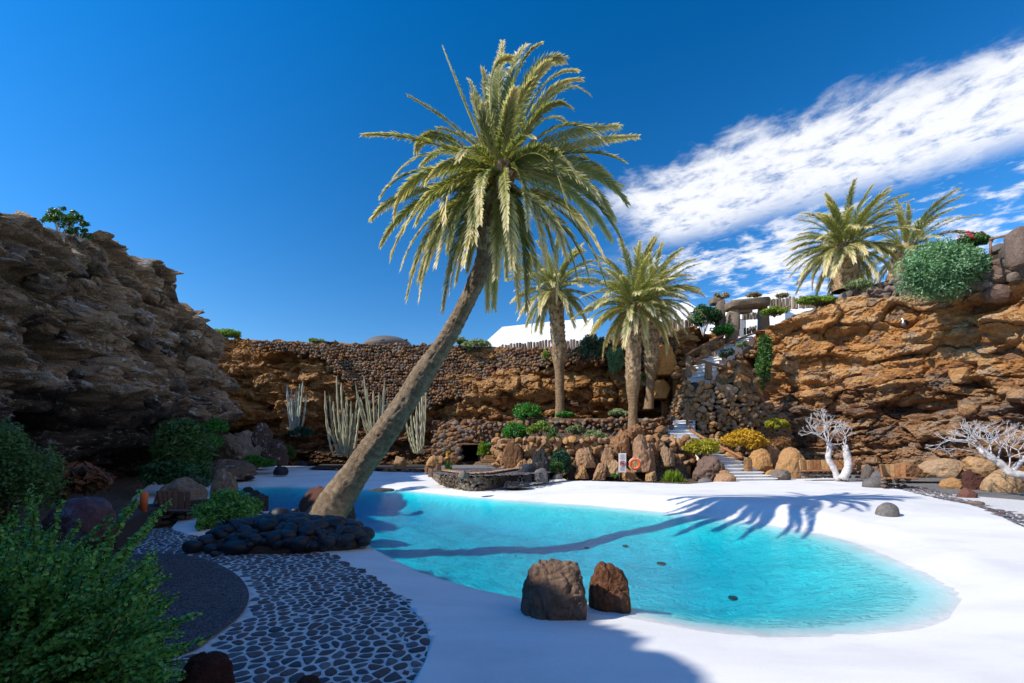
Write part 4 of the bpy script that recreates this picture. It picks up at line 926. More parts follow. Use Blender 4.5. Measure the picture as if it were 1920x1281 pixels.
# ------------------------------------------------------------------ shrubs
def leaves_mesh(mb, pts, nrm, size, rs, shape='diamond', stretch=1.0):
    n = len(pts); a = rs.normal(size=(n, 3)); T = np.cross(nrm, a); T /= np.linalg.norm(T, axis=1)[:, None] + 1e-9; B = np.cross(nrm, T)
    sz = size * rs.uniform(.65, 1.25, (n, 1)); L = T * sz * .5 * stretch; W = B * sz * .36; up = nrm * sz * .13
    V = np.stack([pts - L, pts + W + up, pts + L, pts - W + up], 1).reshape(-1, 3); i = np.arange(n) * 4
    mb.add(V, np.concatenate([np.stack([i, i + 1, i + 2], 1), np.stack([i, i + 2, i + 3], 1)]), np.repeat(rs.rand(n), 4))
def shrub(name, label, cat, c, rad, mat, n=2500, leaf=.07, seed=1, clumps=26, flat=.0, stem='bark_brown', group=None, stretch=1.3, hang=0.0, cr=.36, extra=None, base=None, spiky=False):
    c = Vector(c); rs = np.random.RandomState(seed); foot = Vector((c.x, c.y, c.z - rad[2] * .95)) if base is None else Vector(base)
    t = thing(name, label, cat, foot, 0, group); mb = MB(); rel = np.array(c - foot); rad = np.array(rad)
    if spiky:     # blades rising from the foot
        az = rs.uniform(0, 6.283, n); el = np.arccos(rs.uniform(.0, .98, n)); d = np.stack([np.sin(el) * np.cos(az), np.sin(el) * np.sin(az), np.cos(el)], 1)
        ln = rs.uniform(.55, 1.1, n)[:, None]; tip = d * rad * ln * np.array([1, 1, 1.9]); side = np.cross(d, rs.normal(size=(n, 3))); side /= np.linalg.norm(side, axis=1)[:, None]; wd = leaf * .22
        st = tip * rs.uniform(.25, .6, (n, 1)); mid = (st + tip) / 2 + d * rad * .04
        V = np.stack([st - side * wd * .5, st + side * wd * .5, mid + side * wd, mid - side * wd, tip], 1).reshape(-1, 3) + rel * np.array([1, 1, 0]); i = np.arange(n) * 5
        mb.add(V, [np.stack([i, i + 1, i + 2, i + 3], 1), np.stack([i + 3, i + 2, i + 4], 1)], np.repeat(rs.rand(n), 5))
    else:
        d = rs.normal(size=(clumps, 3)); d[:, 2] = np.abs(d[:, 2]) * (1 - flat) - .25 * (1 - flat) if hang == 0 else d[:, 2]; d /= np.linalg.norm(d, axis=1)[:, None]
        cc = d * rs.uniform(.45, .85, (clumps, 1)) * rad; which = rs.randint(0, clumps, n); v = rs.normal(size=(n, 3)); v /= np.linalg.norm(v, axis=1)[:, None]
        rr = rs.uniform(.35, 1, (n, 1)) ** .45; cs = rs.uniform(.75, 1.25, (clumps, 1)); p = cc[which] + v * rr * cr * rad * cs[which] ; p[:, 2] -= hang * rs.rand(n) ** 2 * rad[2]
        nm = v * .6 + rs.normal(size=(n, 3)) * .55 + np.array([0, 0, .35]); nm /= np.linalg.norm(nm, axis=1)[:, None]
        leaves_mesh(mb, p + rel, nm, leaf, rs, stretch=stretch)
    o = mb.build('foliage', M[mat], t, False, 'stuff')
    if not spiky:
        ms = MB()
        for k in range(min(clumps, 14)):
            e = cc[k] * .9 + rel; V, Fs = tubev(bez((0, 0, 0), (e[0] * .3, e[1] * .3, e[2] * .6), e, 5), np.linspace(.03, .008, 5) * max(rad) * .9, 4); ms.add(V, Fs)
        ms.build('stem', M[stem], t, True)
    if extra: extra(t, rel, rs)
    return t
def flowers(mat, n, size, rad, zmin=0.2):
    def f(t, rel, rs):
        for k in range(n):
            mb = MB(); d = rs.normal(size=3); d[2] = abs(d[2]) + zmin; d[1] = -abs(d[1]); d /= np.linalg.norm(d); p = rel + d * np.array(rad) * 1.02
            for q in range(5): leaves_mesh(mb, np.array([p + rs.normal(size=3) * size * .3]), np.array([d]), size, rs)
            mb.build('flower', M[mat], t)
    return f
S = shrub
S('shrub', 'round glossy green bush, upper one of the pair on the garden terrace', 'bush', P(988, 776, 27.2), (.85, .8, .68), 'leaf_bright', 6500, .085, 1, 60, cr=.3)
S('shrub', 'round glossy green bush, lower one of the pair beside the yellowish shrub', 'bush', P(966, 812, 25.8), (.78, .75, .62), 'leaf_bright', 6000, .08, 2, 60, cr=.3)
S('agave', 'bright green spiky plant right of the dark cave mouth', 'plant', P(907, 838, 27.0), (.42, .42, .5), 'leaf_lime', 420, .22, 3, spiky=True)
S('shrub', 'loose yellow green shrub below the two round bushes', 'bush', P(1013, 806, 25.0), (.75, .55, .48), 'leaf_lime', 1700, .10, 4, 18)
S('shrub', 'thin upright green shrub with yellow tips beside the pale round plant', 'bush', P(1038, 822, 24.2), (.4, .4, .5), 'leaf_green', 1100, .09, 5, 12)
S('shrub', 'pale variegated round plant in the middle of the terrace', 'plant', P(1076, 806, 25.6), (.45, .4, .32), 'leaf_pale', 900, .12, 6, 14, stretch=2)
S('shrub', 'pale variegated plant left of the boulder with the palm', 'plant', P(1118, 818, 24.8), (.62, .5, .36), 'leaf_pale', 1200, .12, 7, 14, stretch=2)
S('shrub', 'low bright green ground plant at the foot of the shaggy palm', 'plant', P(1060, 779, 28.0), (.66, .5, .26), 'leaf_bright', 1100, .11, 8, 14, flat=.5)
S('shrub', 'pale round plant between the two upright palms', 'plant', P(1158, 775, 27.5), (.6, .5, .3), 'leaf_pale', 1100, .12, 9, 14, stretch=2)
S('shrub', 'dark blue green drooping shrub right of the black rock', 'bush', P(1050, 862, 22.0), (.52, .45, .55), 'leaf_deep', 2400, .10, 10, 22, stretch=2.2, hang=.3)
S('shrub', 'small fresh green shrub in front of the dark drooping one', 'bush', P(1043, 878, 21.2), (.34, .3, .34), 'leaf_green', 900, .09, 11, 14, stretch=2)
S('shrub', 'small green plant at the foot of the white sign', 'plant', P(1152, 893, 21.6), (.17, .15, .16), 'leaf_bright', 300, .07, 12, 8)
S('vine', 'green creeper hanging down the back cliff left of the bright green palm', 'vine', P(1153, 672, 30.6), (.7, .4, .85), 'leaf_teal', 3200, .12, 13, 34, hang=.2)
S('grass_clump', 'large lime green rush clump beside the pool deck', 'plant', P(1262, 903, 21.6), (.72, .6, .62), 'leaf_lime', 2600, .17, 14, spiky=True)
S('shrub', 'yellow green round shrub left of the white stairs', 'bush', P(1313, 842, 22.6), (.86, .7, .55), 'leaf_yellow', 4200, .10, 15, 40, stretch=2)
S('shrub', 'golden yellow round shrub right of the white stairs', 'bush', P(1396, 828, 23.4), (1.08, .8, .68), 'leaf_gold', 5200, .11, 16, 48, stretch=2)
S('shrub', 'small yellow green shrub in the shady corner of the right cliff', 'bush', P(1457, 797, 25.2), (.62, .5, .42), 'leaf_yellow', 1900, .11, 17, 20, stretch=2)
S('shrub', 'rusty reddish succulent mound right of the golden shrub', 'plant', P(1462, 836, 23.6), (.66, .5, .45), 'leaf_rust', 2800, .07, 18, 34)
S('vine', 'green creeper hanging in the corner beside the upper stairs', 'vine', P(1433, 672, 27.6), (.50, .5, 1.6), 'leaf_green', 5200, .12, 19, 46, hang=.1)
S('shrub', 'bright green shrub on the rim below the thick dark trunked palm', 'bush', P(1532, 566, 26.6), (1.15, .6, .34), 'leaf_lime', 3200, .10, 20, 34)
S('shrub', 'small yellow green shrub right of the stone gate', 'bush', P(1452, 586, 29.5), (.9, .6, .34), 'leaf_lime', 1900, .11, 21, 20)
S('shrub', 'silvery green mound at the root of the thick dark trunked palm', 'plant', P(1608, 537, 25.4), (.68, .5, .44), 'leaf_pale', 2200, .11, 22, 24)
S('shrub', 'huge blue green bush spilling over the right cliff rim', 'bush', P(1766, 502, 20.9), (2.0, 1.1, 1.35), 'leaf_teal', 26000, .095, 23, 110, cr=.27, stretch=1.5, hang=.3, base=P(1765, 505, 21.2))
S('shrub', 'blue green bush with its tip against the right rim stones', 'bush', P(1815, 490, 21.0), (.75, .6, .55), 'leaf_teal', 3200, .10, 24, 30, stretch=1.5, base=P(1815, 485, 21.0))
S('shrub', 'dark green rose bush with red blossoms on the right rim', 'bush', P(1822, 456, 21.4), (.78, .6, .42), 'leaf_green', 2800, .09, 25, 26, extra=flowers('flower_red', 6, .16, (.78, .6, .42)))
S('tree', 'dark green candelabra tree with pale branches left of the stone gate', 'tree', P(1322, 598, 32.0), (1.1, .9, .95), 'leaf_dark', 5200, .14, 26, 30, stem='bark_white', base=P(1318, 632, 31.6))
S('shrub', 'green bush below the candelabra tree beside the upper handrail', 'bush', P(1356, 620, 30.6), (.75, .6, .5), 'leaf_bright', 2400, .11, 27, 22)
S('shrub', 'grey green cushion bush in the bend of the upper stairs', 'plant', P(1362, 664, 28.3), (.5, .4, .34), 'leaf_grey', 1200, .10, 28, 16)
S('shrub', 'small pale shrub on the ledge under the upper handrail', 'plant', P(1392, 648, 29.0), (.35, .3, .3), 'leaf_pale', 500, .1, 281, 10)
S('shrub', 'pale olive bush on the wall top beside the white roof', 'bush', P(893, 648, 35.2), (1.1, .6, .5), 'leaf_pale', 2600, .12, 29, 24)
S('shrub', 'thin olive bush on the wall top touching the leaning trunk', 'bush', P(862, 642, 35.8), (.8, .5, .36), 'leaf_pale', 1100, .12, 291, 14)
S('shrub', 'bright green cushion on the back rim next to the left cliff', 'bush', P(414, 627, 33.0), (1.55, .8, .38), 'leaf_lime', 3600, .12, 30, 36, flat=.3)
S('shrub', 'small pale tuft on the back rim between cliff and dome', 'plant', P(594, 640, 36.5), (.75, .4, .26), 'leaf_pale', 800, .12, 31, 12)
S('shrub', 'grey feathery bush hanging on the back cliff behind the palms', 'bush', P(1112, 648, 31.4), (1.0, .5, .8), 'leaf_grey', 2600, .14, 32, 24, stretch=3, hang=.3)
S('shrub', 'small green tuft growing left of the shaggy trunk', 'plant', P(1025, 668, 31.6), (.3, .3, .5), 'leaf_lime', 600, .1, 33, 10)
S('agave', 'pale blue rosette plant on the wall above the cave mouth', 'plant', P(851, 828, 30.0), (.38, .38, .3), 'leaf_teal', 260, .2, 34, spiky=True)
S('agave', 'yellow flowered spear leaved plant behind the low planter wall', 'plant', P(841, 874, 22.2), (.24, .22, .34), 'leaf_green', 90, .2, 35, spiky=True, extra=flowers('leaf_gold', 9, .12, (.22, .2, .7), 1.5))
S('shrub', 'dark trailing ivy bush under the lichen covered boulders', 'bush', P(480, 869, 26.0), (1.15, .7, .42), 'leaf_bright', 3400, .10, 36, 34, flat=.2)
S('shrub', 'dark green shrub right of the lichen covered boulder', 'bush', P(541, 852, 30.0), (.42, .4, .62), 'leaf_green', 1500, .11, 37, 18)
S('shrub', 'blue green cushion under the shaded cactus', 'plant', P(565, 812, 33.0), (.9, .5, .45), 'leaf_deep', 1700, .12, 38, 18)
S('shrub', 'bright green round bush at the corner of the left cliff', 'bush', P(404, 803, 20.5), (.5, .45, .46), 'leaf_bright', 2400, .08, 39, 28)
S('shrub', 'green bush just below the bright round one at the left cliff', 'bush', P(396, 832, 20.0), (.42, .4, .42), 'leaf_bright', 1500, .08, 391, 18)
S('shrub', 'large weeping bush hanging from the foot of the left cliff', 'bush', P(342, 842, 17.6), (1.1, .8, 1.15), 'leaf_weep', 15000, .09, 40, 70, stretch=2.6, hang=.5)
S('shrub', 'tangled dark undergrowth below the weeping bush', 'bush', P(330, 895, 16.2), (1.2, .7, .62), 'leaf_dark', 4600, .10, 41, 40, stretch=1.8)
S('shrub', 'pale feathery fern on the dark rock above the bench', 'plant', P(366, 908, 14.4), (.5, .42, .26), 'leaf_grey', 1800, .07, 42, 20, stretch=2.2)
S('shrub', 'low domed green bush growing out of the pile of black stones', 'bush', P(430, 958, 10.3), (.70, .55, .44), 'leaf_near', 7800, .055, 43, 46, stretch=1.8)
S('shrub', 'small trailing end of the domed bush at the left of the black stones', 'bush', P(388, 985, 9.6), (.2, .22, .24), 'leaf_near', 1100, .055, 431, 12, stretch=1.8)
S('shrub', 'fine leaved grey green bush at the left edge of the picture', 'bush', P(6, 900, 4.6), (.44, .4, .60), 'leaf_weep', 12000, .026, 44, 50, stretch=1.6)
S('shrub', 'croton with dark red and yellow leaves behind the foreground bush', 'bush', P(112, 905, 5.6), (.62, .45, .32), 'leaf_croton', 1500, .075, 45, 26, stretch=1.7)
S('shrub', 'candelabra shrub with green tips on the left cliff top', 'bush', P(122, 414, 15.6), (.80, .5, .56), 'leaf_green', 1500, .075, 46, 60, stem='bark_white', cr=.13, stretch=1.4, base=P(112, 458, 15.6))
S('shrub', 'second lobe of the pale stemmed shrub overhanging the left rim', 'bush', P(150, 440, 15.6), (.40, .4, .28), 'leaf_green', 600, .075, 47, 26, stem='bark_white', cr=.16)
S('vine', 'small green creeper left of the square orange rock', 'vine', P(1207, 708, 30.4), (.3, .2, .3), 'leaf_bright', 500, .1, 48, 10)
S('shrub', 'low green plants lying on the stones right of the spiky plant', 'plant', P(925, 834, 26.4), (.42, .35, .2), 'leaf_bright', 700, .09, 49, 12, flat=.4)
S('shrub', 'dry pale tuft on the pillar left of the stone gate', 'plant', P(1353, 556, 32.6), (.5, .4, .3), 'leaf_dry', 500, .13, 50, 12, stretch=2.4)
S('shrub', 'dry pale tuft on the lintel of the stone gate', 'plant', P(1413, 554, 31.8), (.5, .3, .16), 'leaf_dry', 360, .13, 51, 10, stretch=2.4)
S('shrub', 'dry pale tuft on the palisade right of the stone gate', 'plant', P(1467, 555, 32.2), (.5, .3, .2), 'leaf_dry', 360, .13, 52, 10, stretch=2.4)
# rim vegetation outside the frame that throws the leafy shade on the near deck
S('shrub', 'dark leafy bush on the left cliff rim above the cobbled path', 'bush', (-11.35, .45, 9.6), (.55, .6, .45), 'leaf_dark', 3500, .14, 53, 30)
S('shrub', 'second dark bush on the left cliff rim, nearer the cobbled path end', 'bush', (-10.6, -.1, 9.6), (.5, .5, .4), 'leaf_dark', 2500, .14, 54, 30)

# foreground bush of woody shoots set with small round leaves
def near_bush():
    t = thing('shrub', 'big foreground bush of reddish shoots with small glossy round leaves', 'bush', (-2.5, 2.25, 0)); rs = np.random.RandomState(9); inv = np.array([2.5, -2.25, 0])
    xs = [-200, 0, 40, 80, 120, 160, 210, 262, 300, 330, 360, 400]; yt = [900, 925, 935, 930, 965, 985, 975, 975, 1020, 1105, 1180, 1300]
    tips = [(265, 916, 2.15), (322, 938, 2.3), (255, 935, 2.2), (300, 965, 2.3), (292, 1030, 2.2), (318, 1078, 2.15), (338, 1112, 2.1), (305, 1148, 2.0), (378, 1150, 1.95), (400, 1190, 1.9), (352, 1205, 1.9), (340, 1175, 2.0), (118, 940, 2.3), (75, 925, 2.4),
            (60, 910, 2.5), (210, 965, 2.3), (30, 950, 2.4), (330, 1240, 1.85), (345, 1260, 1.85), (305, 1190, 1.95), (150, 975, 2.3), (285, 985, 2.25)]
    while len(tips) < 620:
        px = rs.uniform(-190, 350); lo = np.interp(px, xs, yt); py = lo + 25 + rs.rand() ** 1.1 * (1420 - lo); tips.append((px, py, rs.uniform(1.75, 3.0)))
    mb = MB(); ms = [MB() for _ in range(24)]
    for k, (px, py, d) in enumerate(tips):
        T = np.array(P(px, py, d)) + inv; T[2] = max(T[2], .03); b0 = np.array([rs.uniform(-.5, .35), rs.uniform(-.35, .45), 0]); f = 0 if k < 22 else rs.uniform(0, .45)
        Cc = b0 * .5 + T * .5 + np.array([-.12, 0, .12 + .1 * rs.rand()]) * (1 if k < 22 else 1.4); c = bez(b0, Cc, T, 16); c[1:-1] += rs.normal(size=(14, 3)) * .006
        V, Fs = tubev(c, np.linspace(.009, .002, 16), 4, False); ms[k % 24].add(V, Fs)
        seg_ = np.linalg.norm(T - b0); nl = int(230 * seg_); u = 1 - rs.rand(nl) ** 1.0 * .78; i = np.minimum((u * 15).astype(int), 14); fr = (u * 15 - i)[:, None]; p = c[i] * (1 - fr) + c[i + 1] * fr
        side = rs.normal(size=(nl, 3)); side /= np.linalg.norm(side, axis=1)[:, None]; rad = (.010 + .035 * (1 - u) ** .5 * rs.rand(nl))[:, None]; p = p + side * rad
        nm = side * .5 + rs.normal(size=(nl, 3)) * .4 + np.array([0, -.15, .5]); nm /= np.linalg.norm(nm, axis=1)[:, None]
        a = rs.normal(size=(nl, 3)); Tn = np.cross(nm, a); Tn /= np.linalg.norm(Tn, axis=1)[:, None]; Bn = np.cross(nm, Tn); sz = (.023 * rs.uniform(.6, 1.2, nl) * (1 - .35 * (u > .96)))[:, None]
        ang = np.arange(6) / 6 * 6.283; V = np.stack([p + (Tn * math.cos(q) * .5 + Bn * math.sin(q) * .38) * sz + nm * sz * (.08 if j % 3 else -.02) for j, q in enumerate(ang)], 1).reshape(-1, 3); i6 = (np.arange(nl) * 6)[:, None]
        mb.add(V, (i6 + np.array([[0, 1, 2, 3]]), i6 + np.array([[0, 3, 4, 5]])), np.repeat(rs.rand(nl), 6))
    mb.F = {k: v for k, v in mb.F.items()}
    mb.build('foliage', M['leaf_near'], t, False, 'stuff')
    for m_ in ms: m_.build('branch', M['twig_red'], t, True)
near_bush()

# ------------------------------------------------------------------ columnar cacti
def cactus(label, base, stems, mat, wid=.085, seed=0):
    t = thing('cactus', label, 'cactus', base, 0, 'columnar cacti below the back wall'); rs = np.random.RandomState(seed); b = Vector(base)
    for k, (px, py, spread, dz) in enumerate(stems):
        T = P(px, py, base[1] + dz) - b; spread *= .5; s0 = Vector((T.x * spread, dz * .5, 0)); pts = bez(s0, (T.x * (.62 + .5 * spread) + rs.uniform(-.12, .12), dz, T.z * rs.uniform(.2, .45)), T, 18); n = 18
        r = np.array([wid * (.8 + .25 * math.sin(q * 1.9 + k)) for q in range(n)]); r[-1] *= .35; r[-2] *= .85
        a = np.arange(10) / 10 * 6.283; star = np.where(np.arange(10) % 2 == 0, 1.12, .72)
        Tg = np.gradient(pts, axis=0); Tg /= np.linalg.norm(Tg, axis=1)[:, None]; Sx = np.cross(Tg, [0, 1, 0]); Sx /= np.linalg.norm(Sx, axis=1)[:, None]; Ux = np.cross(Tg, Sx)
        V = pts[:, None] + (r[:, None] * star[None])[..., None] * (np.cos(a + k)[None, :, None] * Sx[:, None] + np.sin(a + k)[None, :, None] * Ux[:, None])
        i = np.arange(n * 10).reshape(n, 10); j = np.roll(i, -1, 1); Fq = np.stack([i[:-1], i[1:], j[1:], j[:-1]], -1).reshape(-1, 4)
        link('stem', mesh_np('stem', V.reshape(-1, 3), [Fq, i[-1][None]], M[mat], False, {'tint': np.full(n * 10, rs.rand())}), t)
cactus('small clump of pale ribbed cactus columns standing in the shade', P(552, 818, 34.0), [(538, 722, .7, 0), (546, 728, .6, .3), (562, 720, .5, 0), (568, 716, .4, -.2), (556, 730, .3, .2), (574, 740, .7, .1), (550, 742, .2, .4), (541, 740, .9, .5), (564, 748, .1, 0), (559, 760, .1, .5)], 'cactus_cool', .08, 1)
cactus('wide clump of tall cactus columns left of the leaning trunk, its outer stem bent left', P(648, 856, 31.0), [(609, 733, 1.1, 0), (618, 742, .9, .2), (631, 705, .6, 0), (640, 718, .5, .4), (625, 752, .6, .6), (650, 744, .3, 0), (658, 752, .4, -.3), (669, 750, .8, .2), (676, 748, 1.0, 0), (662, 775, .5, .5), (645, 765, .2, -.2), (634, 770, .1, .6), (655, 790, .1, .3), (672, 790, .5, .6), (612, 790, .4, .8)], 'cactus', .085, 2)
cactus('cactus columns fanning out directly behind the leaning trunk', P(706, 845, 30.5), [(667, 722, .3, .2), (682, 705, .4, 0), (688, 728, .5, .4), (700, 732, .3, .1), (711, 735, .2, .5), (721, 712, .5, 0), (716, 745, .4, .3), (705, 760, 0, .6), (692, 750, .1, -.2), (727, 748, .5, .5), (675, 745, .2, .5)], 'cactus', .08, 3)
cactus('clump of cactus columns right of the leaning trunk', P(786, 850, 30.0), [(792, 724, .4, 0), (798, 728, .8, .3), (786, 742, .2, .2), (770, 772, .6, 0), (776, 780, .5, .4), (781, 760, .3, -.2), (762, 790, .7, .2), (795, 760, .5, .5), (789, 790, .1, .6), (768, 800, .3, .5)], 'cactus', .08, 4)

# ------------------------------------------------------------------ bare white trees
def bare_tree(label, bases, seed, limbs, depth0):
    b0 = bases[0][0]; t = thing('bare_tree', label, 'tree', b0); rs = np.random.RandomState(seed); inv = np.array(-Vector(b0))
    for k, (a, path, r0, r1) in enumerate(bases):
        pts = catmull([np.array(q) + inv for q in path], 7); rr = np.linspace(r0, r1, len(pts)) * (1 + .05 * np.sin(np.arange(len(pts)) * 1.3 + k)); V, Fs = tubev(pts, rr, 9); V = V + fbm(V[:, 0] * 6, V[:, 1] * 6, V[:, 2] * 6, 3, k)[:, None] * r0 * .35; mb = MB(); mb.add(V, Fs); mb.build('trunk', M['bark_white'], t, True)
    def grow(mb, p, d, L, r, lev):
        q = p + d * L * .5 + rs.normal(size=3) * L * .05; e = p + d * L; V, Fs = tubev(bez(p, q, e, 5), np.linspace(r, r * .78, 5), 5 if lev < 2 else 4); mb.add(V, Fs)
        if lev >= 5: return
        for _ in range(2 if rs.rand() < .72 else 3):
            nd = d * .8 + rs.normal(size=3) * np.array([.48, .42, .32]) + np.array([0, 0, .20 if lev > 1 else .05]); nd /= np.linalg.norm(nd); grow(mb, e, nd, L * rs.uniform(.6, .86), r * .72, lev + 1)
    for (p, tip, r) in limbs:
        mb = MB(); p = np.array(p) + inv; tp = np.array(tip) + inv; d = tp - p; L = np.linalg.norm(d); grow(mb, p, d / L, L * .34, r * .42, 0); mb.build('branch', M['bark_white'], t, True)
    return t
A = lambda px, py, d: tuple(P(px, py, d))
bare_tree('whitewashed leafless tree with a forked pair of trunks in front of the wooden bench', [(A(1569, 897, 20.2), [A(1571, 899, 20.2), A(1562, 875, 20.2), A(1553, 860, 20.2), A(1555, 840, 20.2), A(1553, 828, 20.2)], .135, .095), (A(1585, 897, 20.0), [A(1580, 899, 20.0), A(1590, 878, 20.0), A(1590, 862, 20.0), A(1586, 845, 20.0), A(1584, 835, 20.0)], .185, .12)], 5,
          [(A(1553, 830, 20.2), A(1500, 795, 20.0), .075), (A(1553, 830, 20.2), A(1530, 775, 20.4), .075), (A(1554, 830, 20.2), A(1552, 768, 20.1), .07), (A(1555, 832, 20.2), A(1575, 790, 20.4), .07), (A(1553, 832, 20.2), A(1532, 810, 19.6), .06), (A(1584, 836, 20.0), A(1592, 800, 20.0), .07), (A(1584, 836, 20.0), A(1575, 805, 20.2), .06), (A(1555, 833, 20.2), A(1585, 832, 20.0), .07)], 20)
bare_tree('low spreading whitewashed leafless tree reclining at the right edge over the brown boulders', [(A(1925, 890, 14.6), [A(1960, 905, 14.6), A(1925, 893, 14.6), A(1895, 886, 14.7), A(1872, 866, 14.8), A(1848, 850, 14.9), A(1835, 838, 15.0)], .135, .08), (A(1900, 886, 14.6), [A(1897, 884, 14.7), A(1912, 868, 14.9), A(1930, 850, 15)], .09, .06)], 8,
          [(A(1835, 840, 15), A(1768, 795, 15), .055), (A(1838, 842, 15), A(1790, 800, 15.4), .05), (A(1845, 848, 14.9), A(1815, 790, 15), .06), (A(1860, 858, 14.8), A(1850, 785, 15), .065), (A(1872, 866, 14.8), A(1885, 790, 15), .065), (A(1850, 850, 14.9), A(1870, 800, 14.3), .055), (A(1848, 852, 14.9), A(1780, 838, 14.5), .055), (A(1912, 868, 14.9), A(1905, 800, 15), .06), (A(1925, 855, 15), A(1930, 790, 15), .06), (A(1890, 880, 14.7), A(1900, 815, 14.6), .055)], 15)

#@@PART3
# ------------------------------------------------------------------ boulders that stand on their own
def crag(V, seed, rough, ang):
    if ang < .6: return V
    r = 1 - np.abs(fbm(V[:, 0] * 1.9 + seed, V[:, 1] * 1.9, V[:, 2] * 1.9, 4, seed, .55)) * 3.2; r2 = 1 - np.abs(fbm(V[:, 0] * 5 + seed, V[:, 1] * 5, V[:, 2] * 5, 3, seed + 1, .6)) * 3
    return V * (1 - rough * .9 * np.clip(r, 0, 1) ** 3 - rough * .35 * np.clip(r2, 0, 1) ** 2)[:, None]
def hit(px, py):
    d = np.array([(px - CX) / F, 1, (HY - py) / F]); tt = np.linspace(3, 30, 6000); p = np.array([0, 0, CAM_H]) + d * tt[:, None]; z = surf_z(p[:, 0], p[:, 1]); return float(tt[np.argmax(p[:, 2] < z)])
def rock(name, label, cat, px, py, wpx, hpx, d, mat, seed, sub=3, ang=.85, rough=.09, deep=.8, rot=0.0, parent=None, sink=.06, tilt=0.0, smooth=None, group=None):
    """px, py: centre of the base in the photograph; wpx, hpx: its width and height there"""
    V, Fa = stonev(seed, sub, ang, 11, rough); V = V @ rotm((0, 0, rot)).T; V = np.sign(V) * np.abs(V) ** .68 if mat == 'boulder_pool' else V; V = crag(V, seed, rough, ang); V[:, 2] = np.maximum(V[:, 2], -.30); V[:, 2] -= (V[:, 2].max() + V[:, 2].min()) / 2; V = V / np.abs(V).max(0)
    wd = wpx / F * d; h = hpx / F * d; V = V * np.array([wd / 2, wd / 2 * deep, h / 2 * (1 + sink)]); V = V @ rotm((0, tilt, 0)).T; V[:, 2] += h / 2 * (1 - sink)
    b = P(px, py, d); me = mesh_np(name, V, Fa, M[mat], (sub >= 3 and ang < .8) if smooth is None else smooth)
    o = link(name, me, parent, b)
    if label: tag(o, label, cat, group)
    return o
rock('boulder', 'larger of the two rusty brown boulders standing in the near shallow edge of the pool', 'boulder', 1044, 1153, 136, 110, hit(1044, 1150), 'boulder_pool', 18, 5, .85, .12, .8, sink=.12)
rock('boulder', 'smaller pointed brown boulder beside the large one in the shallow water', 'boulder', 1148, 1140, 88, 86, 5.28, 'boulder_pool', 22, 5, .9, .14, .8, .6, sink=.12)
rock('boulder', 'dark reddish lava boulder in the water just behind the foot of the leaning palm', 'boulder', 606, 966, 108, 56, 11.9, 'lava_red', 31, 4, .9, .10, .7)
rock('boulder', 'black lava rock at the right side of the leaning trunk foot', 'boulder', 650, 978, 34, 42, 11.0, 'lava_black', 33, 3, .9, .12)
rock('rock', 'jagged black rock at the left edge of the pool behind the domed bush', 'rock', 478, 941, 40, 22, 14.6, 'lava_black', 34, 3, .9, .14)
rock('rock', 'small round dark rock just left of the jagged black one', 'rock', 464, 922, 22, 9, 17.2, 'lava_black', 35, 3, .7, .08)
rock('rock', 'small dark brown rock alone on the shaded white deck', 'rock', 467, 899, 17, 8, 21.0, 'lava_red', 36, 3, .9, .1)
rock('rock', 'flat topped dark block under the ivy at the edge of the shaded deck', 'rock', 527, 890, 28, 17, 25.0, 'pebble', 37, 3, .9, .05)
rock('rock', 'small dark block at the far end of the shaded deck', 'rock', 568, 873, 18, 9, 33.0, 'pebble', 38, 3, .9, .05)
rock('rock', 'long flat black rock lying in the water right of the leaning trunk', 'rock', 720, 921, 56, 6, 17.0, 'lava_black', 39, 3, .9, .08, .35)
rock('stump', 'reddish brown block like a stump on the far white deck', 'stump', 752, 881, 26, 26, 30.0, 'stone_garden', 40, 3, .95, .08)
rock('boulder', 'upper lichen spotted boulder left of the shaded cactus', 'boulder', 492, 836, 40, 44, 27.5, 'boulder_lichen', 41, 4, .9, .14)
rock('boulder', 'lower lichen spotted boulder above the ivy', 'boulder', 516, 869, 50, 46, 27.0, 'boulder_lichen', 44, 4, .9, .12)
rock('rock', 'dark rock outcrop below the pale fern', 'rock', 416, 948, 62, 70, 13.0, 'rock_left', 45, 4, .95, .14)
rock('rock', 'dark rough rock supporting the undergrowth left of the outcrop', 'rock', 350, 960, 96, 66, 14.0, 'rock_left', 46, 4, .95, .14)
rock('rock', 'broad dark ledge of rock between left cliff and shaded deck', 'rock', 420, 895, 130, 34, 22.5, 'rock_left', 47, 4, .95, .14)
rock('rock', 'dark rock mass behind the lichen spotted boulders', 'rock', 455, 872, 110, 66, 30.0, 'rock_left', 48, 4, .95, .14)
rock('rock', 'rounded blackish rock at the bottom edge in front of the foreground bush', 'rock', 385, 1310, 120, 92, 2.35, 'lava_red', 49, 5, .7, .09)
rock('rock', 'small reddish rock at the bottom edge on the cobbles', 'rock', 575, 1300, 60, 32, 2.9, 'lava_red', 50, 4, .8, .09)
rock('rock', 'glossy purple brown wrinkled rock half hidden by the foreground bush', 'rock', 150, 1005, 126, 74, 4.7, 'croton_rock' if 'croton_rock' in M else 'lava_red', 51, 4, .6, .12)
rock('rock', 'pinkish rock showing through the right side of the foreground bush', 'rock', 258, 1130, 44, 62, 3.9, 'red_pumice', 52, 4, .9, .1)
rock('boulder', 'tall grey and black lichened rock at the near corner of the rock garden', 'boulder', 1017, 900, 42, 62, 20.6, 'lava_black', 53, 4, .95, .15)
rock('boulder', 'smooth black rock at the end of the low planter wall', 'boulder', 985, 901, 40, 32, 20.0, 'pebble', 54, 3, .95, .05)
rock('slab', 'thin dark slab jutting over the white bank of the pool', 'rock', 968, 912, 60, 10, 18.6, 'lava_black', 55, 3, .95, .05, 1.0)
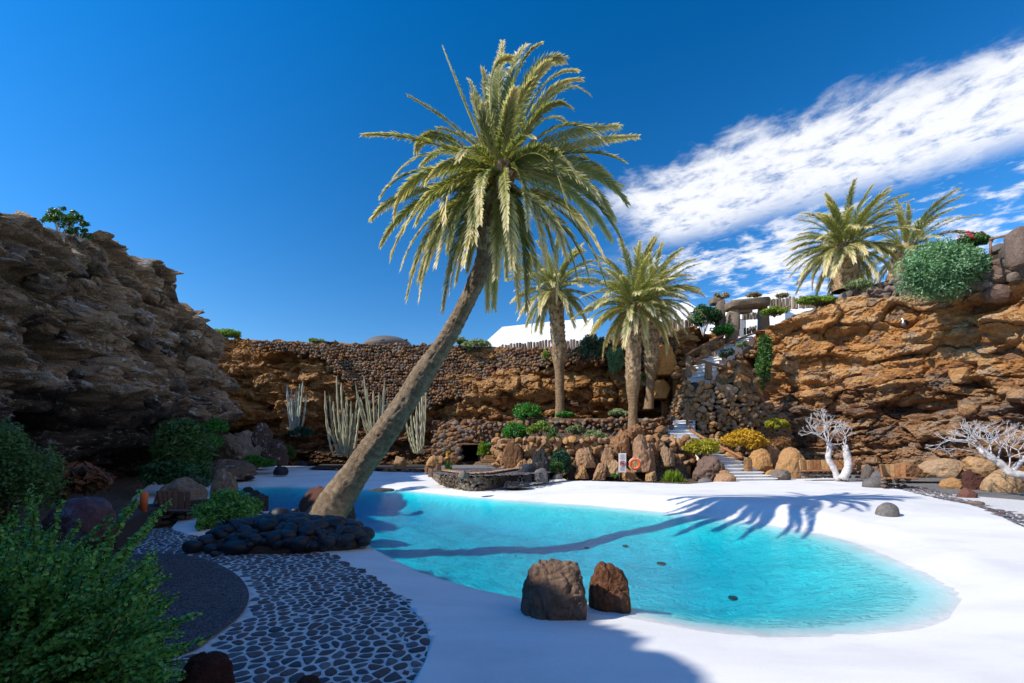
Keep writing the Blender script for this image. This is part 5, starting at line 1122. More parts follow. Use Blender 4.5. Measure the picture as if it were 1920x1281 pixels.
rock('rock', 'pale blue grey cone shaped stone at the foot of the lichened rock', 'rock', 1014, 903, 26, 26, 19.8, 'grey_stone', 56, 3, .9, .03)
rock('rock', 'pale grey block at the foot of the fresh green shrub', 'rock', 1044, 898, 22, 10, 20.6, 'grey_stone', 57, 3, .9, .03)
rock('rock', 'flat round grey stone beside the brown one at the foot of the stairs', 'rock', 1322, 907, 28, 11, 20.6, 'grey_stone', 58, 3, .3, .02)
rock('rock', 'low wide brown stone left of the stairs foot', 'rock', 1357, 907, 50, 20, 20.4, 'stone_garden', 59, 3, .8, .06)
rock('boulder', 'grey rough boulder below the yellow green shrub', 'boulder', 1327, 897, 58, 44, 21.8, 'stone_grey', 60, 4, .95, .15)
rock('boulder', 'orange brown boulder with a split face right of the golden shrub', 'boulder', 1481, 892, 58, 54, 22.4, 'stone_garden', 61, 4, .95, .1)
rock('boulder', 'tall brown rock under the rusty succulent', 'boulder', 1452, 886, 50, 56, 23.4, 'stone_garden', 62, 4, .95, .12)
rock('boulder', 'brown rock under the right side of the golden shrub', 'boulder', 1425, 880, 46, 40, 22.8, 'rock_right', 63, 4, .95, .1)
rock('rock', 'low rough grey rock beside the bottom step', 'rock', 1462, 898, 44, 20, 21.2, 'stone_grey', 64, 3, .95, .16)
rock('rock', 'smooth dark grey egg shaped stone lying on the white deck', 'stone', 1664, 969, 40, 27, hit(1664, 966), 'grey_stone', 65, 4, .25, .02, .8, smooth=True)
rock('rock', 'grey rounded stone left of the round wooden bench', 'rock', 1640, 913, 44, 20, 17.6, 'grey_stone', 66, 3, .5, .04)
rock('rock', 'smaller grey stone leaning behind the rounded one', 'rock', 1646, 902, 26, 20, 18.4, 'grey_stone', 67, 3, .7, .05)
rock('boulder', 'large square brown boulder under the reclining white tree', 'boulder', 1880, 923, 70, 46, 16.4, 'rock_right', 68, 4, 1.0, .05, .8)
rock('boulder', 'red brown boulder next to the large square one', 'boulder', 1820, 916, 48, 36, 17.2, 'lava_red', 69, 4, .95, .14)
rock('rock', 'orange brown rock left of the red brown boulder', 'rock', 1782, 916, 36, 21, 17.4, 'stone_garden', 70, 3, .95, .1)
rock('rock', 'pinkish red pumice rock on the grey gravel', 'rock', 1815, 937, 42, 22, 14.4, 'red_pumice', 71, 4, .95, .1)
rock('boulder', 'dark boulder cut by the right picture edge', 'boulder', 1930, 918, 50, 38, 17.2, 'stone_garden', 72, 4, .95, .1)
rock('boulder', 'low brown boulder at the cliff foot behind the round bench', 'boulder', 1700, 893, 84, 30, 20.0, 'rock_right', 73, 4, 1.0, .08)
rock('boulder', 'long brown boulder at the cliff foot left of the reclining tree', 'boulder', 1765, 893, 84, 34, 19.6, 'rock_right', 74, 4, 1.0, .08)
rock('rock', 'grey block between the white tree and the round bench', 'rock', 1627, 896, 24, 26, 19.4, 'stone_grey', 75, 3, .95, .1)
rock('boulder', 'brown boulder at the cliff foot above the red brown one', 'boulder', 1840, 885, 60, 30, 18.6, 'rock_right', 76, 4, 1.0, .08)
V, Fs = tubev([(0, 0, 0), (0, 0, .12), (0, 0, .25), (.005, 0, .29)], [.185, .19, .18, .15], 14); mb = MB(); mb.add(V + fbm(V[:, 0] * 8, V[:, 1] * 8, V[:, 2] * 8, 3, 2)[:, None] * .02, Fs)
o = mb.build('stone_block', M['stone_grey'], None, False); o.location = P(1829, 960, 12.3); tag(o, 'short round stone stump beside the cobbled strip on the right', 'stone')

M['orange_block'] = stone_mat('orange_block', [(.42, .20, .06), (.58, .30, .10)], sc=3, bm_=.07)
rock('rock', 'square orange rock block set in the back cliff left of the stairs', 'rock', 1243, 700, 52, 58, 30.0, 'orange_block', 81, 4, 1.0, .10, .7)
rock('rock', 'smaller orange rock block under the square one behind the palms', 'rock', 1236, 746, 44, 36, 30.0, 'orange_block', 82, 4, 1.0, .10, .7)
# heap of sea-worn black stones at the foot of the palm
hp = thing('stone_pile', 'low heap of rounded black stones around a brown lava core beside the palm', 'stone pile', (-4.2, 8.3, 0))
hinv = np.array([4.2, -8.3, 0])
zl = [(535, 1110, 160, 125), (690, 1115, 130, 85), (910, 1120, 262, 130), (720, 1175, 75, 48), (695, 1040, 120, 66), (705, 975, 120, 60), (800, 1010, 80, 50), (870, 965, 120, 90), (1255, 838, 190, 160), (1400, 850, 130, 90), (1430, 910, 150, 100), (1563, 895, 84, 120), (1508, 960, 72, 72),
      (1640, 965, 112, 112), (1735, 1050, 124, 136), (1610, 1095, 92, 186), (1420, 1110, 136, 104), (1100, 850, 110, 60), (1010, 872, 140, 66), (940, 880, 100, 60), (860, 905, 90, 60), (1320, 1020, 96, 72), (1700, 905, 110, 66), (1480, 1020, 110, 60), (1385, 785, 70, 44), (1620, 870, 90, 60), (1180, 860, 110, 60), (1690, 1010, 70, 80), (1560, 975, 40, 46), (760, 935, 90, 56), (1060, 905, 110, 50), (1350, 940, 110, 60)]
for k, (zx, zy, w_, h_) in enumerate(zl):
    px, py = 240 + zx / 4.417, 780 + zy / 4.417; wp, hp_ = w_ / 4.417, h_ / 4.417; d = float(np.interp(py, [950, 970, 985, 1010, 1031, 1050], [9.5, 9.1, 8.7, 8.05, 7.55, 7.2]))
    V, Fa = stonev(500 + k, 4, .22, 7, .035); V = V / np.abs(V).max(0) * np.array([wp / 2, wp * .38, hp_ / 2]) * d / F; c_ = np.array(P(px, py, d)) + hinv
    c_[2] = max(c_[2], V[:, 2].max() * .75)
    link('stone', mesh_np('stone', V, Fa, M['pebble'], True), hp, c_)
for k, (zx, zy, w_, h_) in enumerate([(1100, 1060, 270, 150), (1200, 965, 170, 90), (1520, 1110, 84, 160), (1230, 1110, 150, 130), (990, 1010, 190, 120), (900, 990, 110, 110), (1060, 960, 150, 80)]):
    px, py = 240 + zx / 4.417, 780 + zy / 4.417; wp, hp_ = w_ / 4.417, h_ / 4.417; d = float(np.interp(py, [950, 970, 985, 1010, 1031, 1050], [9.3, 9.0, 8.6, 8.1, 7.65, 7.4]))
    V, Fa = stonev(540 + k, 4, .9, 9, .16); V = crag(V, k, .2, 1); V = V / np.abs(V).max(0) * np.array([wp / 2, wp * .4, hp_ / 2]) * d / F; c_ = np.array(P(px, py, d)) + hinv; c_[2] = max(c_[2], V[:, 2].max() * .6)
    link('lava_rock', mesh_np('lava_rock', V, Fa, M['lava_red' if k != 3 else 'lava_black'], False), hp, c_)
rs = np.random.RandomState(4); cm = []
for k in range(210):      # filling stones over a low mound
    u, v = rs.uniform(-1, 1, 2)
    if u * u + v * v > 1: continue
    x, y = -4.1 + 1.45 * u, 8.35 + .95 * v; z = .40 * (1 - (u * u + v * v)) ** .5; s_ = rs.uniform(.07, .17); cm.append(((x + hinv[0], y + hinv[1], z), (s_ * 1.2, s_, s_ * .75), (rs.uniform(-.4, .4), rs.uniform(-.4, .4), rs.uniform(0, 3))))
lay(hp, cm, 'pebble', 9, 3, .3, 300, 'stone')
V, Fa = ICO[4]; V = V * np.array([1.4, .9, .36]) + np.array([.1, .05, .02]); link('earth_core', mesh_np('earth_core', V, Fa, M['stone_dark'], True), hp)

# ------------------------------------------------------------------ low curved planter wall and its terrace
pw = thing('planter_wall', 'low curved dry stone wall with an orange coping at the far side of the pool', 'wall')
wp_px = [(808, 894), (814, 900), (826, 908), (850, 916), (882, 921), (915, 919), (955, 910), (985, 903), (1003, 899)]
wpts = np.array([G(a, b, .0) for a, b in wp_px]); wc = catmull(wpts, 5); its = []
for k in range(0, len(wc) - 1, 2):
    a, b = wc[k], wc[min(k + 2, len(wc) - 1)]
    if np.linalg.norm(b - a) > .05: its += wall_items(a, b, -.08, .68, .20, 200 + k, depth=.6, jit=.35)
hts = np.full(len(wc), .66); core('wall_core', [(x, y + .12) for x, y in wc], hts * 0, hts, .4, M['stone_dark'], pw); lay(pw, its, 'planter_stone', 12)
rs = np.random.RandomState(3); cps, _ = resample(wc, .27)
for k in range(len(cps) - 1):
    V, Fs = bevbox(.25, .36, .05, .012); mb = MB(); mb.poly(V, Fs, rs.rand()); a = math.atan2(*(cps[k + 1] - cps[k])[::-1]); mid = (cps[k] + cps[k + 1]) / 2
    o = mb.build('coping_stone', M['coping'] if 'coping' in M else M['stone_garden'], pw); o.location = (mid[0], mid[1] + .14, .71 + rs.uniform(-.008, .008)); o.rotation_euler = (0, 0, a)
for k, (px, py, w_, h_) in enumerate([(808, 893, 12, 30), (800, 888, 10, 18), (818, 880, 20, 26), (812, 872, 26, 18), (869, 897, 22, 15), (824, 868, 18, 14)]):
    rock('end_stone', None, None, px, py, w_, h_, 20.5 if k != 4 else 16.4, 'stone_garden' if k != 4 else 'planter_stone', 600 + k, 3, .95, .08, parent=pw)
tpoly = np.vstack([wc[2:] + np.array([0, .2]), [(3.0, 22.6), (3.0, 27.0), (-3.0, 28.5), (-4.9, 26)]])
ter = sheet('planter_terrace', tpoly, .62, M['grout2'] if 'grout2' in M else M['grout'])
cobbles(np.array([(-3.6, 19.2), (-1.8, 17.6), (0, 18), (1.6, 20), (1.2, 24), (-3.4, 24)]), [], .16, 1.4, ter, lambda x, y: .632, 0, 9)

# ------------------------------------------------------------------ rock garden with boulders
rg = thing('rock_garden_wall', 'bank of big brown and orange boulders holding up the garden terrace', 'rock wall')
for k, (zx, zy, w_, h_, m_) in enumerate([(560, 1090, 150, 190, 0), (505, 1080, 70, 80, 0), (660, 1010, 130, 130, 1), (745, 1010, 140, 110, 0), (610, 1120, 120, 90, 0), (690, 1110, 110, 80, 1), (1020, 1090, 180, 140, 0), (1165, 1080, 120, 130, 0), (1010, 1165, 110, 90, 0), (1125, 1170, 120, 120, 0),
        (1210, 1150, 110, 120, 1), (1265, 1010, 190, 190, 0), (1400, 1110, 190, 260, 2), (1345, 920, 170, 120, 0), (1500, 990, 140, 110, 0), (1310, 1175, 120, 80, 0), (1450, 1180, 100, 90, 1), (1200, 960, 120, 80, 0), (1460, 1010, 120, 130, 0), (930, 1000, 90, 90, 1), (1080, 990, 110, 90, 1), (1560, 1080, 110, 150, 0), (860, 1010, 90, 70, 0)]):
    rock('boulder', None, None, 800 + zx / 3.463, 560 + zy / 3.463, w_ / 3.9, h_ / 3.9, 21.9 + (1150 - zy) * .005, ['stone_garden', 'rock_right', 'cliffy_orange' if 'cliffy_orange' in M else 'stone_garden'][m_], 620 + k, 4, .98, .17, .8, k * .7, rg)
its = wall_items((-.2, 22.9), (9.0, 22.9), .15, 2.35, .42, 33, depth=.8, jit=.5, lean=-.18, z0b=.15)
its += wall_items((-.9, 24.5), (-.2, 22.9), .7, 2.3, .4, 34, depth=.8, jit=.5)
lay(rg, its, 'stone_garden', 13, 2, .95)
tw2 = thing('terrace_wall', 'low wall of brown stones along the upper garden terrace', 'wall')
its = wall_items((-2.4, 27.2), (9.4, 26.6), 1.9, 3.25, .34, 36, depth=.8, jit=.45, lean=-.15, z1b=3.6); lay(tw2, its, 'stone_brown', 14, 2, .95)
cw = thing('planter_curb', 'long low curb of flat stones in front of the sunlit cacti', 'curb')
its = wall_items((-11.6, 29.4), (-5.4, 27.6), .1, .42, .26, 41, depth=.9); lay(cw, its, 'stone_brown', 15); core('wall_core', [(-11.7, 29.6), (-5.4, 27.8)], [0, 0], [.36, .36], .5, M['stone_dark'], cw)
sb = sheet('soil_bed', np.array([(-13.5, 30.0), (-11.6, 29.5), (-5.4, 27.7), (-3.5, 29.5), (-4.5, 37), (-16, 38)]), .30, M['soil'])

# dark cave mouth with its beam, beside the terrace
ce = thing('cave_entrance', 'black rectangular cave mouth under a thin wooden beam in the back cliff', 'cave entrance', P(880, 866, 29.5))
civ = -Vector(ce.location); a = P(866, 866, 29.5) + civ; b = P(896, 834, 29.5) + civ
V = np.array([(a.x, 0, a.z), (b.x, 0, a.z), (b.x, 0, b.z), (a.x, 0, b.z), (a.x, 2.5, a.z), (b.x, 2.5, a.z), (b.x, 2.5, b.z), (a.x, 2.5, b.z)]); mb = MB(); mb.add(V, np.array([(4, 5, 6, 7), (0, 4, 7, 3), (1, 2, 6, 5), (3, 7, 6, 2), (0, 1, 5, 4)])); mb.build('recess', M['cave'], ce)
V, Fs = bevbox(b.x - a.x + .3, .14, .09, .02); mb = MB(); mb.poly(V + np.array([(a.x + b.x) / 2, -.05, b.z + .04]), Fs); mb.build('beam', M['wood_rail'], ce)
its = []; rs = np.random.RandomState(8)
for k in range(330):
    x = rs.uniform(a.x - 1.9, b.x + 1.4); z = rs.uniform(a.z, b.z + 1.5)
    if a.x - .12 < x < b.x + .12 and z < b.z + .2: continue
    s_ = rs.uniform(.12, .27); its.append(((x, .15 + .15 * abs(x) + rs.uniform(-.1, .1) + max(0, z - 1.2) * .35, z), (s_ * 1.3, s_, s_ * .8), (rs.uniform(-.4, .4), rs.uniform(-.4, .4), rs.uniform(-.4, .4))))
lay(ce, its, 'stone_brown', 16, 2, .95)
st_ = thing('garden_steps', 'small reddish stone steps right of the cave mouth', 'steps', P(930, 868, 26.5))
for k in range(5):
    V, Fs = bevbox(1.7 - .16 * k, .5, .22, .03); mb = MB(); mb.poly(V + np.array([.12 * k, .35 * k, .12 + .2 * k]), Fs, k * .19); mb.build('step', M['stone_brown'], st_)

# ------------------------------------------------------------------ stair tower, stairs, gate
rs = np.random.RandomState(21)
stt = thing('stone_tower', 'bulging dry stone retaining wall carrying the upper stairs', 'wall')
tp_ = [(P(1262, 700, 29.8), 4.4), (P(1287, 700, 27.6), 5.75), (P(1305, 700, 26.6), 5.75), (P(1340, 700, 26.0), 5.55), (P(1380, 700, 25.9), 5.25), (P(1420, 700, 26.3), 4.75), (P(1452, 700, 27.0), 4.1), (P(1478, 700, 28.2), 3.4)]
its = []
for k in range(len(tp_) - 1):
    (a, za), (b, zb) = tp_[k], tp_[k + 1]; its += wall_items((a.x, a.y), (b.x, b.y), .3, za, .33, 240 + k, depth=.85, jit=.5, z1b=zb, lean=-.03)
core('wall_core', [(a.x, a.y + .3) for a, _ in tp_], [0] * 8, [z - .15 for _, z in tp_], 1.5, M['stone_dark'], stt)
lay(stt, its, 'stone_tower', 17, 2, .95)
# rocky slope under the upper stairs
xs = np.arange(10.0, 18.4, .09); ys = np.arange(26.6, 35.0, .09); X, Y = np.meshgrid(xs, ys, indexing='ij')
u = ((X - 11.2) * .60 + (Y - 27.5) * .80) / 7.0; f1, f2, i1, _, _ = worley(X / .5, Y / .5, 77); Z = 5.35 + 3.7 * np.clip(u, -.15, 1.05) + (i1 - .5) * .30 - .12 * (f2 - f1 < .1) + .15 * fbm(X * 2, Y * 2, None, 3, 9)
Z = np.where(X > 15.2, Z + (X - 15.2) * .18, Z); dd = Y - np.interp(X, [p.x for p, _ in tp_], [p.y for p, _ in tp_]); zf_ = np.interp(X, [p.x for p, _ in tp_], [z for _, z in tp_]); Z = np.where(dd < .45, 0.0, np.minimum(Z, zf_ + .1 + np.maximum(dd - .5, 0) * 1.2))
tag(link('rock_slope', mesh_np('rock_slope', np.stack([X, Y, Z], -1).reshape(-1, 3), grid_faces(len(xs), len(ys)), M['cliff_back'], False, {'tint': (i1 * .9).ravel()})), kind='structure')
def stairs(label, pts, width, n, name='staircase'):
    """pts: 3D points up the flight"""
    c, s = resample(catmull([tuple(p) for p in pts], 10), .02); t = thing(name, label, 'stairs', tuple(c[0])); o0 = c[0]
    idx = np.linspace(0, len(c) - 1, n + 1).astype(int)
    for k in range(n):
        a, b = c[idx[k]], c[idx[k + 1]]; d = b - a; ang = math.atan2(d[1], d[0]); run = math.hypot(d[0], d[1]) + .12; rise = d[2]; w_ = np.interp(k / n, np.linspace(0, 1, len(width)), width)
        V, Fs = bevbox(run, w_, .05, .012); mb = MB(); mb.poly(V @ rotm((0, 0, ang)).T + (a + b) / 2 - o0 + np.array([0, 0, rise * .5 - .03]) + np.array([math.cos(ang), math.sin(ang), 0]) * -.03, Fs); o = mb.build('step', M['white'], t)
        V, Fs = boxv(run - .06, w_ - .05, rise + .35); mr = MB(); mr.add(V @ rotm((0, 0, ang)).T + (a + b) / 2 - o0 + np.array([0, 0, -.235]) + np.array([math.cos(ang), math.sin(ang), 0]) * .03, Fs); mr.build('riser', M['white'], o)
    return t
stairs('lower flight of white steps curving up between the shrubs', [P(1418, 901, 20.8), P(1388, 884, 22.0), P(1352, 861, 23.3), P(1318, 845, 24.2), P(1292, 829, 25.0), P(1277, 811, 26.0), P(1277, 789, 27.3)], [2.0, 1.7, 1.6, 1.6, 1.5, 1.7], 18)
stairs('upper flight of bluish white steps climbing to the stone gate', [P(1312, 716, 27.6), P(1318, 700, 28.2), P(1330, 682, 29.0), P(1352, 664, 30.0), P(1378, 648, 31.2), P(1396, 636, 32.2)], [1.5, 1.4, 1.4, 1.4], 15)
def pebble_edge(label, pts, n, w_, seed):
    t = thing('stone_border', label, 'wall', pts[0]); rs = np.random.RandomState(seed); c = catmull([tuple(p) for p in pts], 10) - np.array(pts[0]); it = []
    for k in range(n):
        p = c[rs.randint(len(c))] + rs.normal(size=3) * np.array([w_, w_, .12]); s_ = rs.uniform(.14, .32); it.append((p, (s_ * 1.2, s_, s_ * .9), tuple(rs.uniform(-.5, .5, 3))))
    lay(t, it, 'stone_garden', seed, 2, .95)
pebble_edge('rough stone border left of the lower white steps', [P(1375, 897, 21.6), P(1330, 876, 23.2), P(1285, 858, 24.4), P(1262, 838, 25.2), P(1245, 815, 26.2), P(1240, 795, 27.4)], 110, .28, 61)
pebble_edge('rough stone border right of the lower white steps', [P(1445, 893, 22.2), P(1400, 872, 24.0), P(1360, 850, 25.2), P(1325, 832, 26.0)], 60, .22, 62)
pebble_edge('rough stones lining the inner side of the upper white steps', [P(1345, 712, 28.3), P(1362, 690, 29.3), P(1392, 668, 30.4), P(1415, 650, 31.8)], 90, .35, 63)
pebble_edge('rough stones lining the outer side of the upper white steps', [P(1285, 705, 28.6), P(1300, 680, 29.6), P(1325, 655, 30.8), P(1355, 640, 32.2)], 90, .35, 64)
def rail(label, pts, r, posts=(), mat='wood_rail', pm='wood_rail', pw_=.06, group=None):
    t = thing('handrail', label, 'handrail', tuple(P(*pts[0]))); iv = np.array(-Vector(t.location)); c = catmull([np.array(P(*p)) + iv for p in pts], 6); V, Fs = tubev(c, r, 8); mb = MB(); mb.add(V, Fs); mb.build('rail', M[mat], t, True)
    for (px, py0, py1, d) in posts:
        a = np.array(P(px, py0, d)) + iv; b = np.array(P(px, py1, d)) + iv; n_ = 6; V, Fs = tubev(np.linspace(b, a, n_), [pw_ * 1.1, pw_ * 1.15, pw_, pw_ * 1.05, pw_ * .95, pw_ * .7], 7)
        V = V + (fbm(V[:, 0] * 7, V[:, 1] * 7, V[:, 2] * 7, 3, 5)[:, None]) * pw_ * .4; mb = MB(); mb.add(V, Fs, rnd.random()); mb.build('post', M[pm], t)
rail('brown handrail rising from the stone post to the bush below the candelabra tree', [(1286, 666, 28.2), (1318, 648, 29.2), (1356, 629, 30.2)], .075, [(1291, 668, 708, 28.0)], pm='stone_tower', pw_=.17)
rail('long brown handrail climbing past the gate on the inner side of the upper stairs', [(1341, 659, 29.2), (1365, 645, 29.8), (1400, 630, 30.4), (1440, 618, 30.8)], .065, [(1341, 658, 672, 29.2), (1378, 640, 660, 30.0)])
rail('handrail with stone posts curving down over the top of the stone tower', [(1296, 672, 26.9), (1330, 681, 26.6), (1378, 694, 26.5), (1400, 703, 26.8), (1416, 712, 27.2)], .08, [(1328, 680, 712, 26.6), (1383, 692, 728, 26.4), (1414, 708, 736, 27.0)], pm='stone_tower', pw_=.2)
rail('curved wooden handrail on the right of the lower white steps', [(1299, 775, 26.4), (1289, 788, 26.2), (1291, 800, 25.8), (1304, 812, 25.2), (1330, 827, 24.4), (1362, 843, 23.4), (1392, 858, 22.4)], .07, [(1402, 857, 884, 22.0)], mat='wood', pm='stone_tower', pw_=.19)
rail('bent wooden handrail at the left top of the lower white steps', [(1238, 788, 27.0), (1235, 796, 26.8), (1238, 806, 26.4), (1256, 820, 25.6)], .06, [(1262, 818, 842, 25.2)], mat='wood', pm='stone_tower', pw_=.22)
rail('short wooden rail rising into the shadow above the lower steps', [(1252, 780, 27.6), (1270, 773, 28.2), (1290, 765, 28.8)], .05, [(1254, 779, 792, 27.6)])
rail('brown handrail among the shrubs right of the stone gate', [(1443, 590, 30.0), (1460, 583, 29.6), (1482, 573, 29.2)], .06)
# gate of rough slabs
gt = thing('stone_gate', 'rustic gate of rough stone pillars under a thick slanting slab', 'gate', P(1400, 640, 31.5)); gi = -Vector(gt.location)
def gslab(name, px, py, w_, h_, d, mat, seed, dp=.7, tilt=0.0):
    V, Fa = stonev(seed, 4, .9, 14, .05); V = np.sign(V) * np.abs(V) ** .55; V = V / np.abs(V).max(0) * np.array([w_ / F * d / 2, dp / 2, h_ / F * d / 2]); V = V @ rotm((0, tilt, 0)).T + np.array(P(px, py, d) + gi); link(name, mesh_np(name, V, Fa, M[mat], False), gt)
gslab('lintel', 1402, 571, 84, 20, 31.3, 'lintel', 701, 1.3, -.12); gslab('pillar', 1374, 612, 24, 66, 31.3, 'lintel', 702, .9); gslab('pillar', 1431, 600, 18, 50, 31.6, 'lintel', 703, .7); gslab('capstone', 1392, 584, 34, 10, 31.5, 'palisade', 706, .6)
gslab('side_pillar', 1351, 598, 16, 74, 32.0, 'palisade', 704, .8); gslab('side_block', 1340, 566, 22, 14, 32.4, 'palisade', 705, .8)
for k in range(8):
    V, Fs = boxv(.035, .035, 1.25); mb = MB(); mb.add(V + np.array(P(1386 + k * 1.7, 615, 32.0) + gi), Fs); mb.build('gate_bar', M['black_paint'], gt)
def palisade(label, a, b, h, w_, seed, name='palisade'):
    t = thing(name, label, 'palisade wall', tuple(a)); rs = np.random.RandomState(seed); a = np.array(a); b = np.array(b); L = np.linalg.norm(b - a); n = int(L / w_); me_ = []
    for q in range(5):
        V, Fs = tubev([(0, 0, 0), (0, 0, h * .5), (0, 0, h * .95), (0, 0, h)], [w_ * .52, w_ * .5, w_ * .46, w_ * .3], 6); V = V + fbm(V[:, 0] * 9 + q, V[:, 1] * 9, V[:, 2] * 5, 3, q)[:, None] * w_ * .25; me_.append(mesh_np('stone_stake', V, Fs, M['palisade']))
    for k in range(n): link('stone_stake', me_[rs.randint(5)], t, tuple((b - a) * (k + .5) / n + rs.uniform(-.02, .02, 3)), (0, 0, rs.uniform(0, 6)), (1, 1, rs.uniform(.88, 1.06)))
palisade('row of upright stone stakes right of the gate below the white roof', P(1441, 582, 32.4), P(1562, 574, 31.0), .85, .2, 1)
palisade('row of upright stone stakes seen through the gate', P(1392, 600, 34.2), P(1424, 598, 34.2), .55, .2, 2)
palisade('low row of stone stakes behind the gate threshold', P(1395, 627, 32.6), P(1424, 623, 32.6), .5, .17, 3)
palisade('row of upright stone stakes on the rim behind the right twin palm', P(1150, 640, 33.6), P(1306, 628, 33.2), 1.25, .22, 4)
palisade('stepped row of dark stone stakes left of the shaggy palm trunk', P(935, 668, 35.0), P(1032, 658, 33.5), .85, .22, 5)
palisade('row of stone stakes between the two groups of palms', P(1056, 664, 33.6), P(1152, 655, 33.0), 1.0, .22, 6)
# white tents and roofs beyond the rim
def extr(name, label, cat, px, d, depth, mat, parts=()):
    ym = max(b for _, b in px); pts = [P(a, b, d + (ym - b) / F * d * 1.3) for a, b in px]; o0 = Vector((sum(p.x for p in pts) / len(pts), d, min(p.z for p in pts))); t = thing(name, label, cat, tuple(o0)); n = len(pts)
    fr = [(p.x - o0.x, p.y - o0.y, p.z - o0.z) for p in pts]; bk = [(x, y + depth, z) for x, y, z in fr]; mb = MB(); mb.poly(np.array(fr + bk), [list(range(n))[::-1], list(range(n, 2 * n))] + [[i, (i + 1) % n, n + (i + 1) % n, n + i] for i in range(n)]); mb.build('wall', M[mat], t)
    return t, o0
extr('white_building', 'large white building with a sloping gable behind the back wall', 'building', [(896, 668), (896, 654), (942, 613), (1035, 603), (1112, 597), (1112, 668)], 46, 9, 'white_roof')
extr('white_building', 'white flat roofed building behind the right twin palm crown', 'building', [(1215, 640), (1215, 585), (1235, 575), (1290, 566), (1314, 582), (1314, 640)], 44, 8, 'white_roof')
extr('white_building', 'white roof above the stone gate slab', 'building', [(1375, 640), (1375, 562), (1388, 558), (1462, 549), (1472, 558), (1472, 640)], 48, 8, 'white_roof')
extr('white_building', 'low white roof right of the one above the gate', 'building', [(1472, 640), (1472, 563), (1520, 557), (1545, 560), (1545, 640)], 52, 6, 'white_roof')
extr('white_wall', 'white sunlit wall seen through the stone gate', 'wall', [(1398, 640), (1398, 596), (1428, 594), (1428, 640)], 38, 1, 'white_roof')
dm = thing('dome', 'low grey dome showing above the back wall', 'dome', P(728, 650, 50)); V, Fa = ICO[4]; V = V * np.array([2.6, 2.6, 1.05]); link('shell', mesh_np('shell', V, Fa, M['grey_stone'], True), dm)
for k, px in enumerate((713, 756)):
    V, Fs = tubev([(0, 0, 0), (.05, 0, .35), (.32, 0, .42), (.42, 0, .36)], [.06, .06, .09, .07], 6); mb = MB(); mb.add(V, Fs); o = mb.build('floodlight', M['black_paint']); o.location = P(px, 645, 44.5); tag(o, ['small black floodlight on the wall rim left of the other', 'small black floodlight on the wall rim beside the leaning trunk'][k], 'floodlight', 'floodlights on the back rim')
mb = MB(); V, Fs = tubev([(0, 0, 0), (0, 0, .22), (.02, 0, .26)], [.02, .02, .04], 6); mb.add(V, Fs); V, Fs = tubev([(0, 0, .22), (.06, 0, .20)], .015, 5); mb.add(V, Fs); o = mb.build('marker_post', M['black_paint']); o.location = P(246, 500, 17.6); tag(o, 'tiny dark post on the edge of the left cliff', 'post')
fl = thing('floodlight', 'small round metal floodlight fixed to the orange right cliff', 'floodlight', P(1691, 607, 22.4)); V, Fs = tubev([(0, 0, 0), (0, -.12, -.02), (0, -.2, -.03)], [.07, .15, .17], 12); mb = MB(); mb.add(V, Fs); mb.build('lamp_head', M['steel'], fl, True); V, Fs = tubev([(0, 0, .25), (0, -.08, .12), (0, -.1, 0)], .02, 5); mb = MB(); mb.add(V, Fs); mb.build('bracket', M['steel'], fl)

# ------------------------------------------------------------------ sign, lifebuoy, benches
sg = thing('warning_sign', 'narrow white sign with a red prohibition circle beside the lifebuoy', 'sign', P(1167, 900, 21.4)); k_ = 21.4 / F
V, Fs = bevbox(14 * k_, .03, 36 * k_, .004); mb = MB(); mb.poly(V + np.array([0, 0, 32 * k_]), Fs); mb.build('panel', M['white_paint'], sg)
for x in (-5.6, 5.6): V, Fs = boxv(.025, .02, 16 * k_); mb = MB(); mb.add(V + np.array([x * k_, 0, 8 * k_]), Fs); mb.build('leg', M['steel'], sg)
a = np.linspace(0, 2 * np.pi, 33); V, Fs = tubev(np.stack([np.cos(a) * 4.6 * k_, a * 0 - .02, np.sin(a) * 4.6 * k_ + 31 * k_], 1), .018, 6, False); mb = MB(); mb.add(V, Fs); V, Fs = tubev([(-3.2 * k_, -.02, 34.2 * k_), (3.2 * k_, -.02, 27.8 * k_)], .016, 6); mb.add(V, Fs); mb.build('prohibition_ring', M['red_paint'], sg)
mb = MB(); V, Fs = tubev([(-1.6 * k_, -.019, 29 * k_), (0, -.019, 31 * k_), (1.4 * k_, -.019, 33 * k_)], .03, 5); mb.add(V, Fs); V, Fs = tubev([(-2.2 * k_, -.019, 32 * k_), (0, -.019, 31 * k_), (2 * k_, -.019, 30.4 * k_)], .022, 5); mb.add(V, Fs); mb.build('diving_figure', M['black_paint'], sg)
mb = MB(); rs = np.random.RandomState(5)
for z in (47, 45, 43, 41, 39, 24, 22, 20, 18):
    wd = rs.uniform(6, 10) * k_; V, Fs = boxv(wd, .004, .018); mb.add(V + np.array([0, -.018, z * k_]), Fs)
mb.build('lettering', M['grey_stone'], sg)
lb = thing('lifebuoy', 'orange ring lifebuoy leaning against the brown boulder', 'lifebuoy', P(1188, 881, 21.2)); r0, r1 = 8.7 * 21.2 / F, 2.6 * 21.2 / F; tl = rotm((R(8), 0, R(-15)))
V, Fs = tubev(np.stack([np.cos(a) * r0, a * 0, np.sin(a) * r0], 1), r1, 12, False); mb = MB(); mb.add(V @ tl.T + np.array([0, -.25, r0 + r1]), Fs); mb.build('ring', M['orange'], lb, True)
for q in range(4):
    aa = np.linspace(q * 1.571 + .25, q * 1.571 + 1.32, 7); V, Fs = tubev(np.stack([np.cos(aa) * (r0 + r1 * 1.12), aa * 0, np.sin(aa) * (r0 + r1 * 1.12)], 1), .012, 5); mb = MB(); mb.add(V @ tl.T + np.array([0, -.25, r0 + r1]), Fs); mb.build('rope', M['white_paint'], lb)
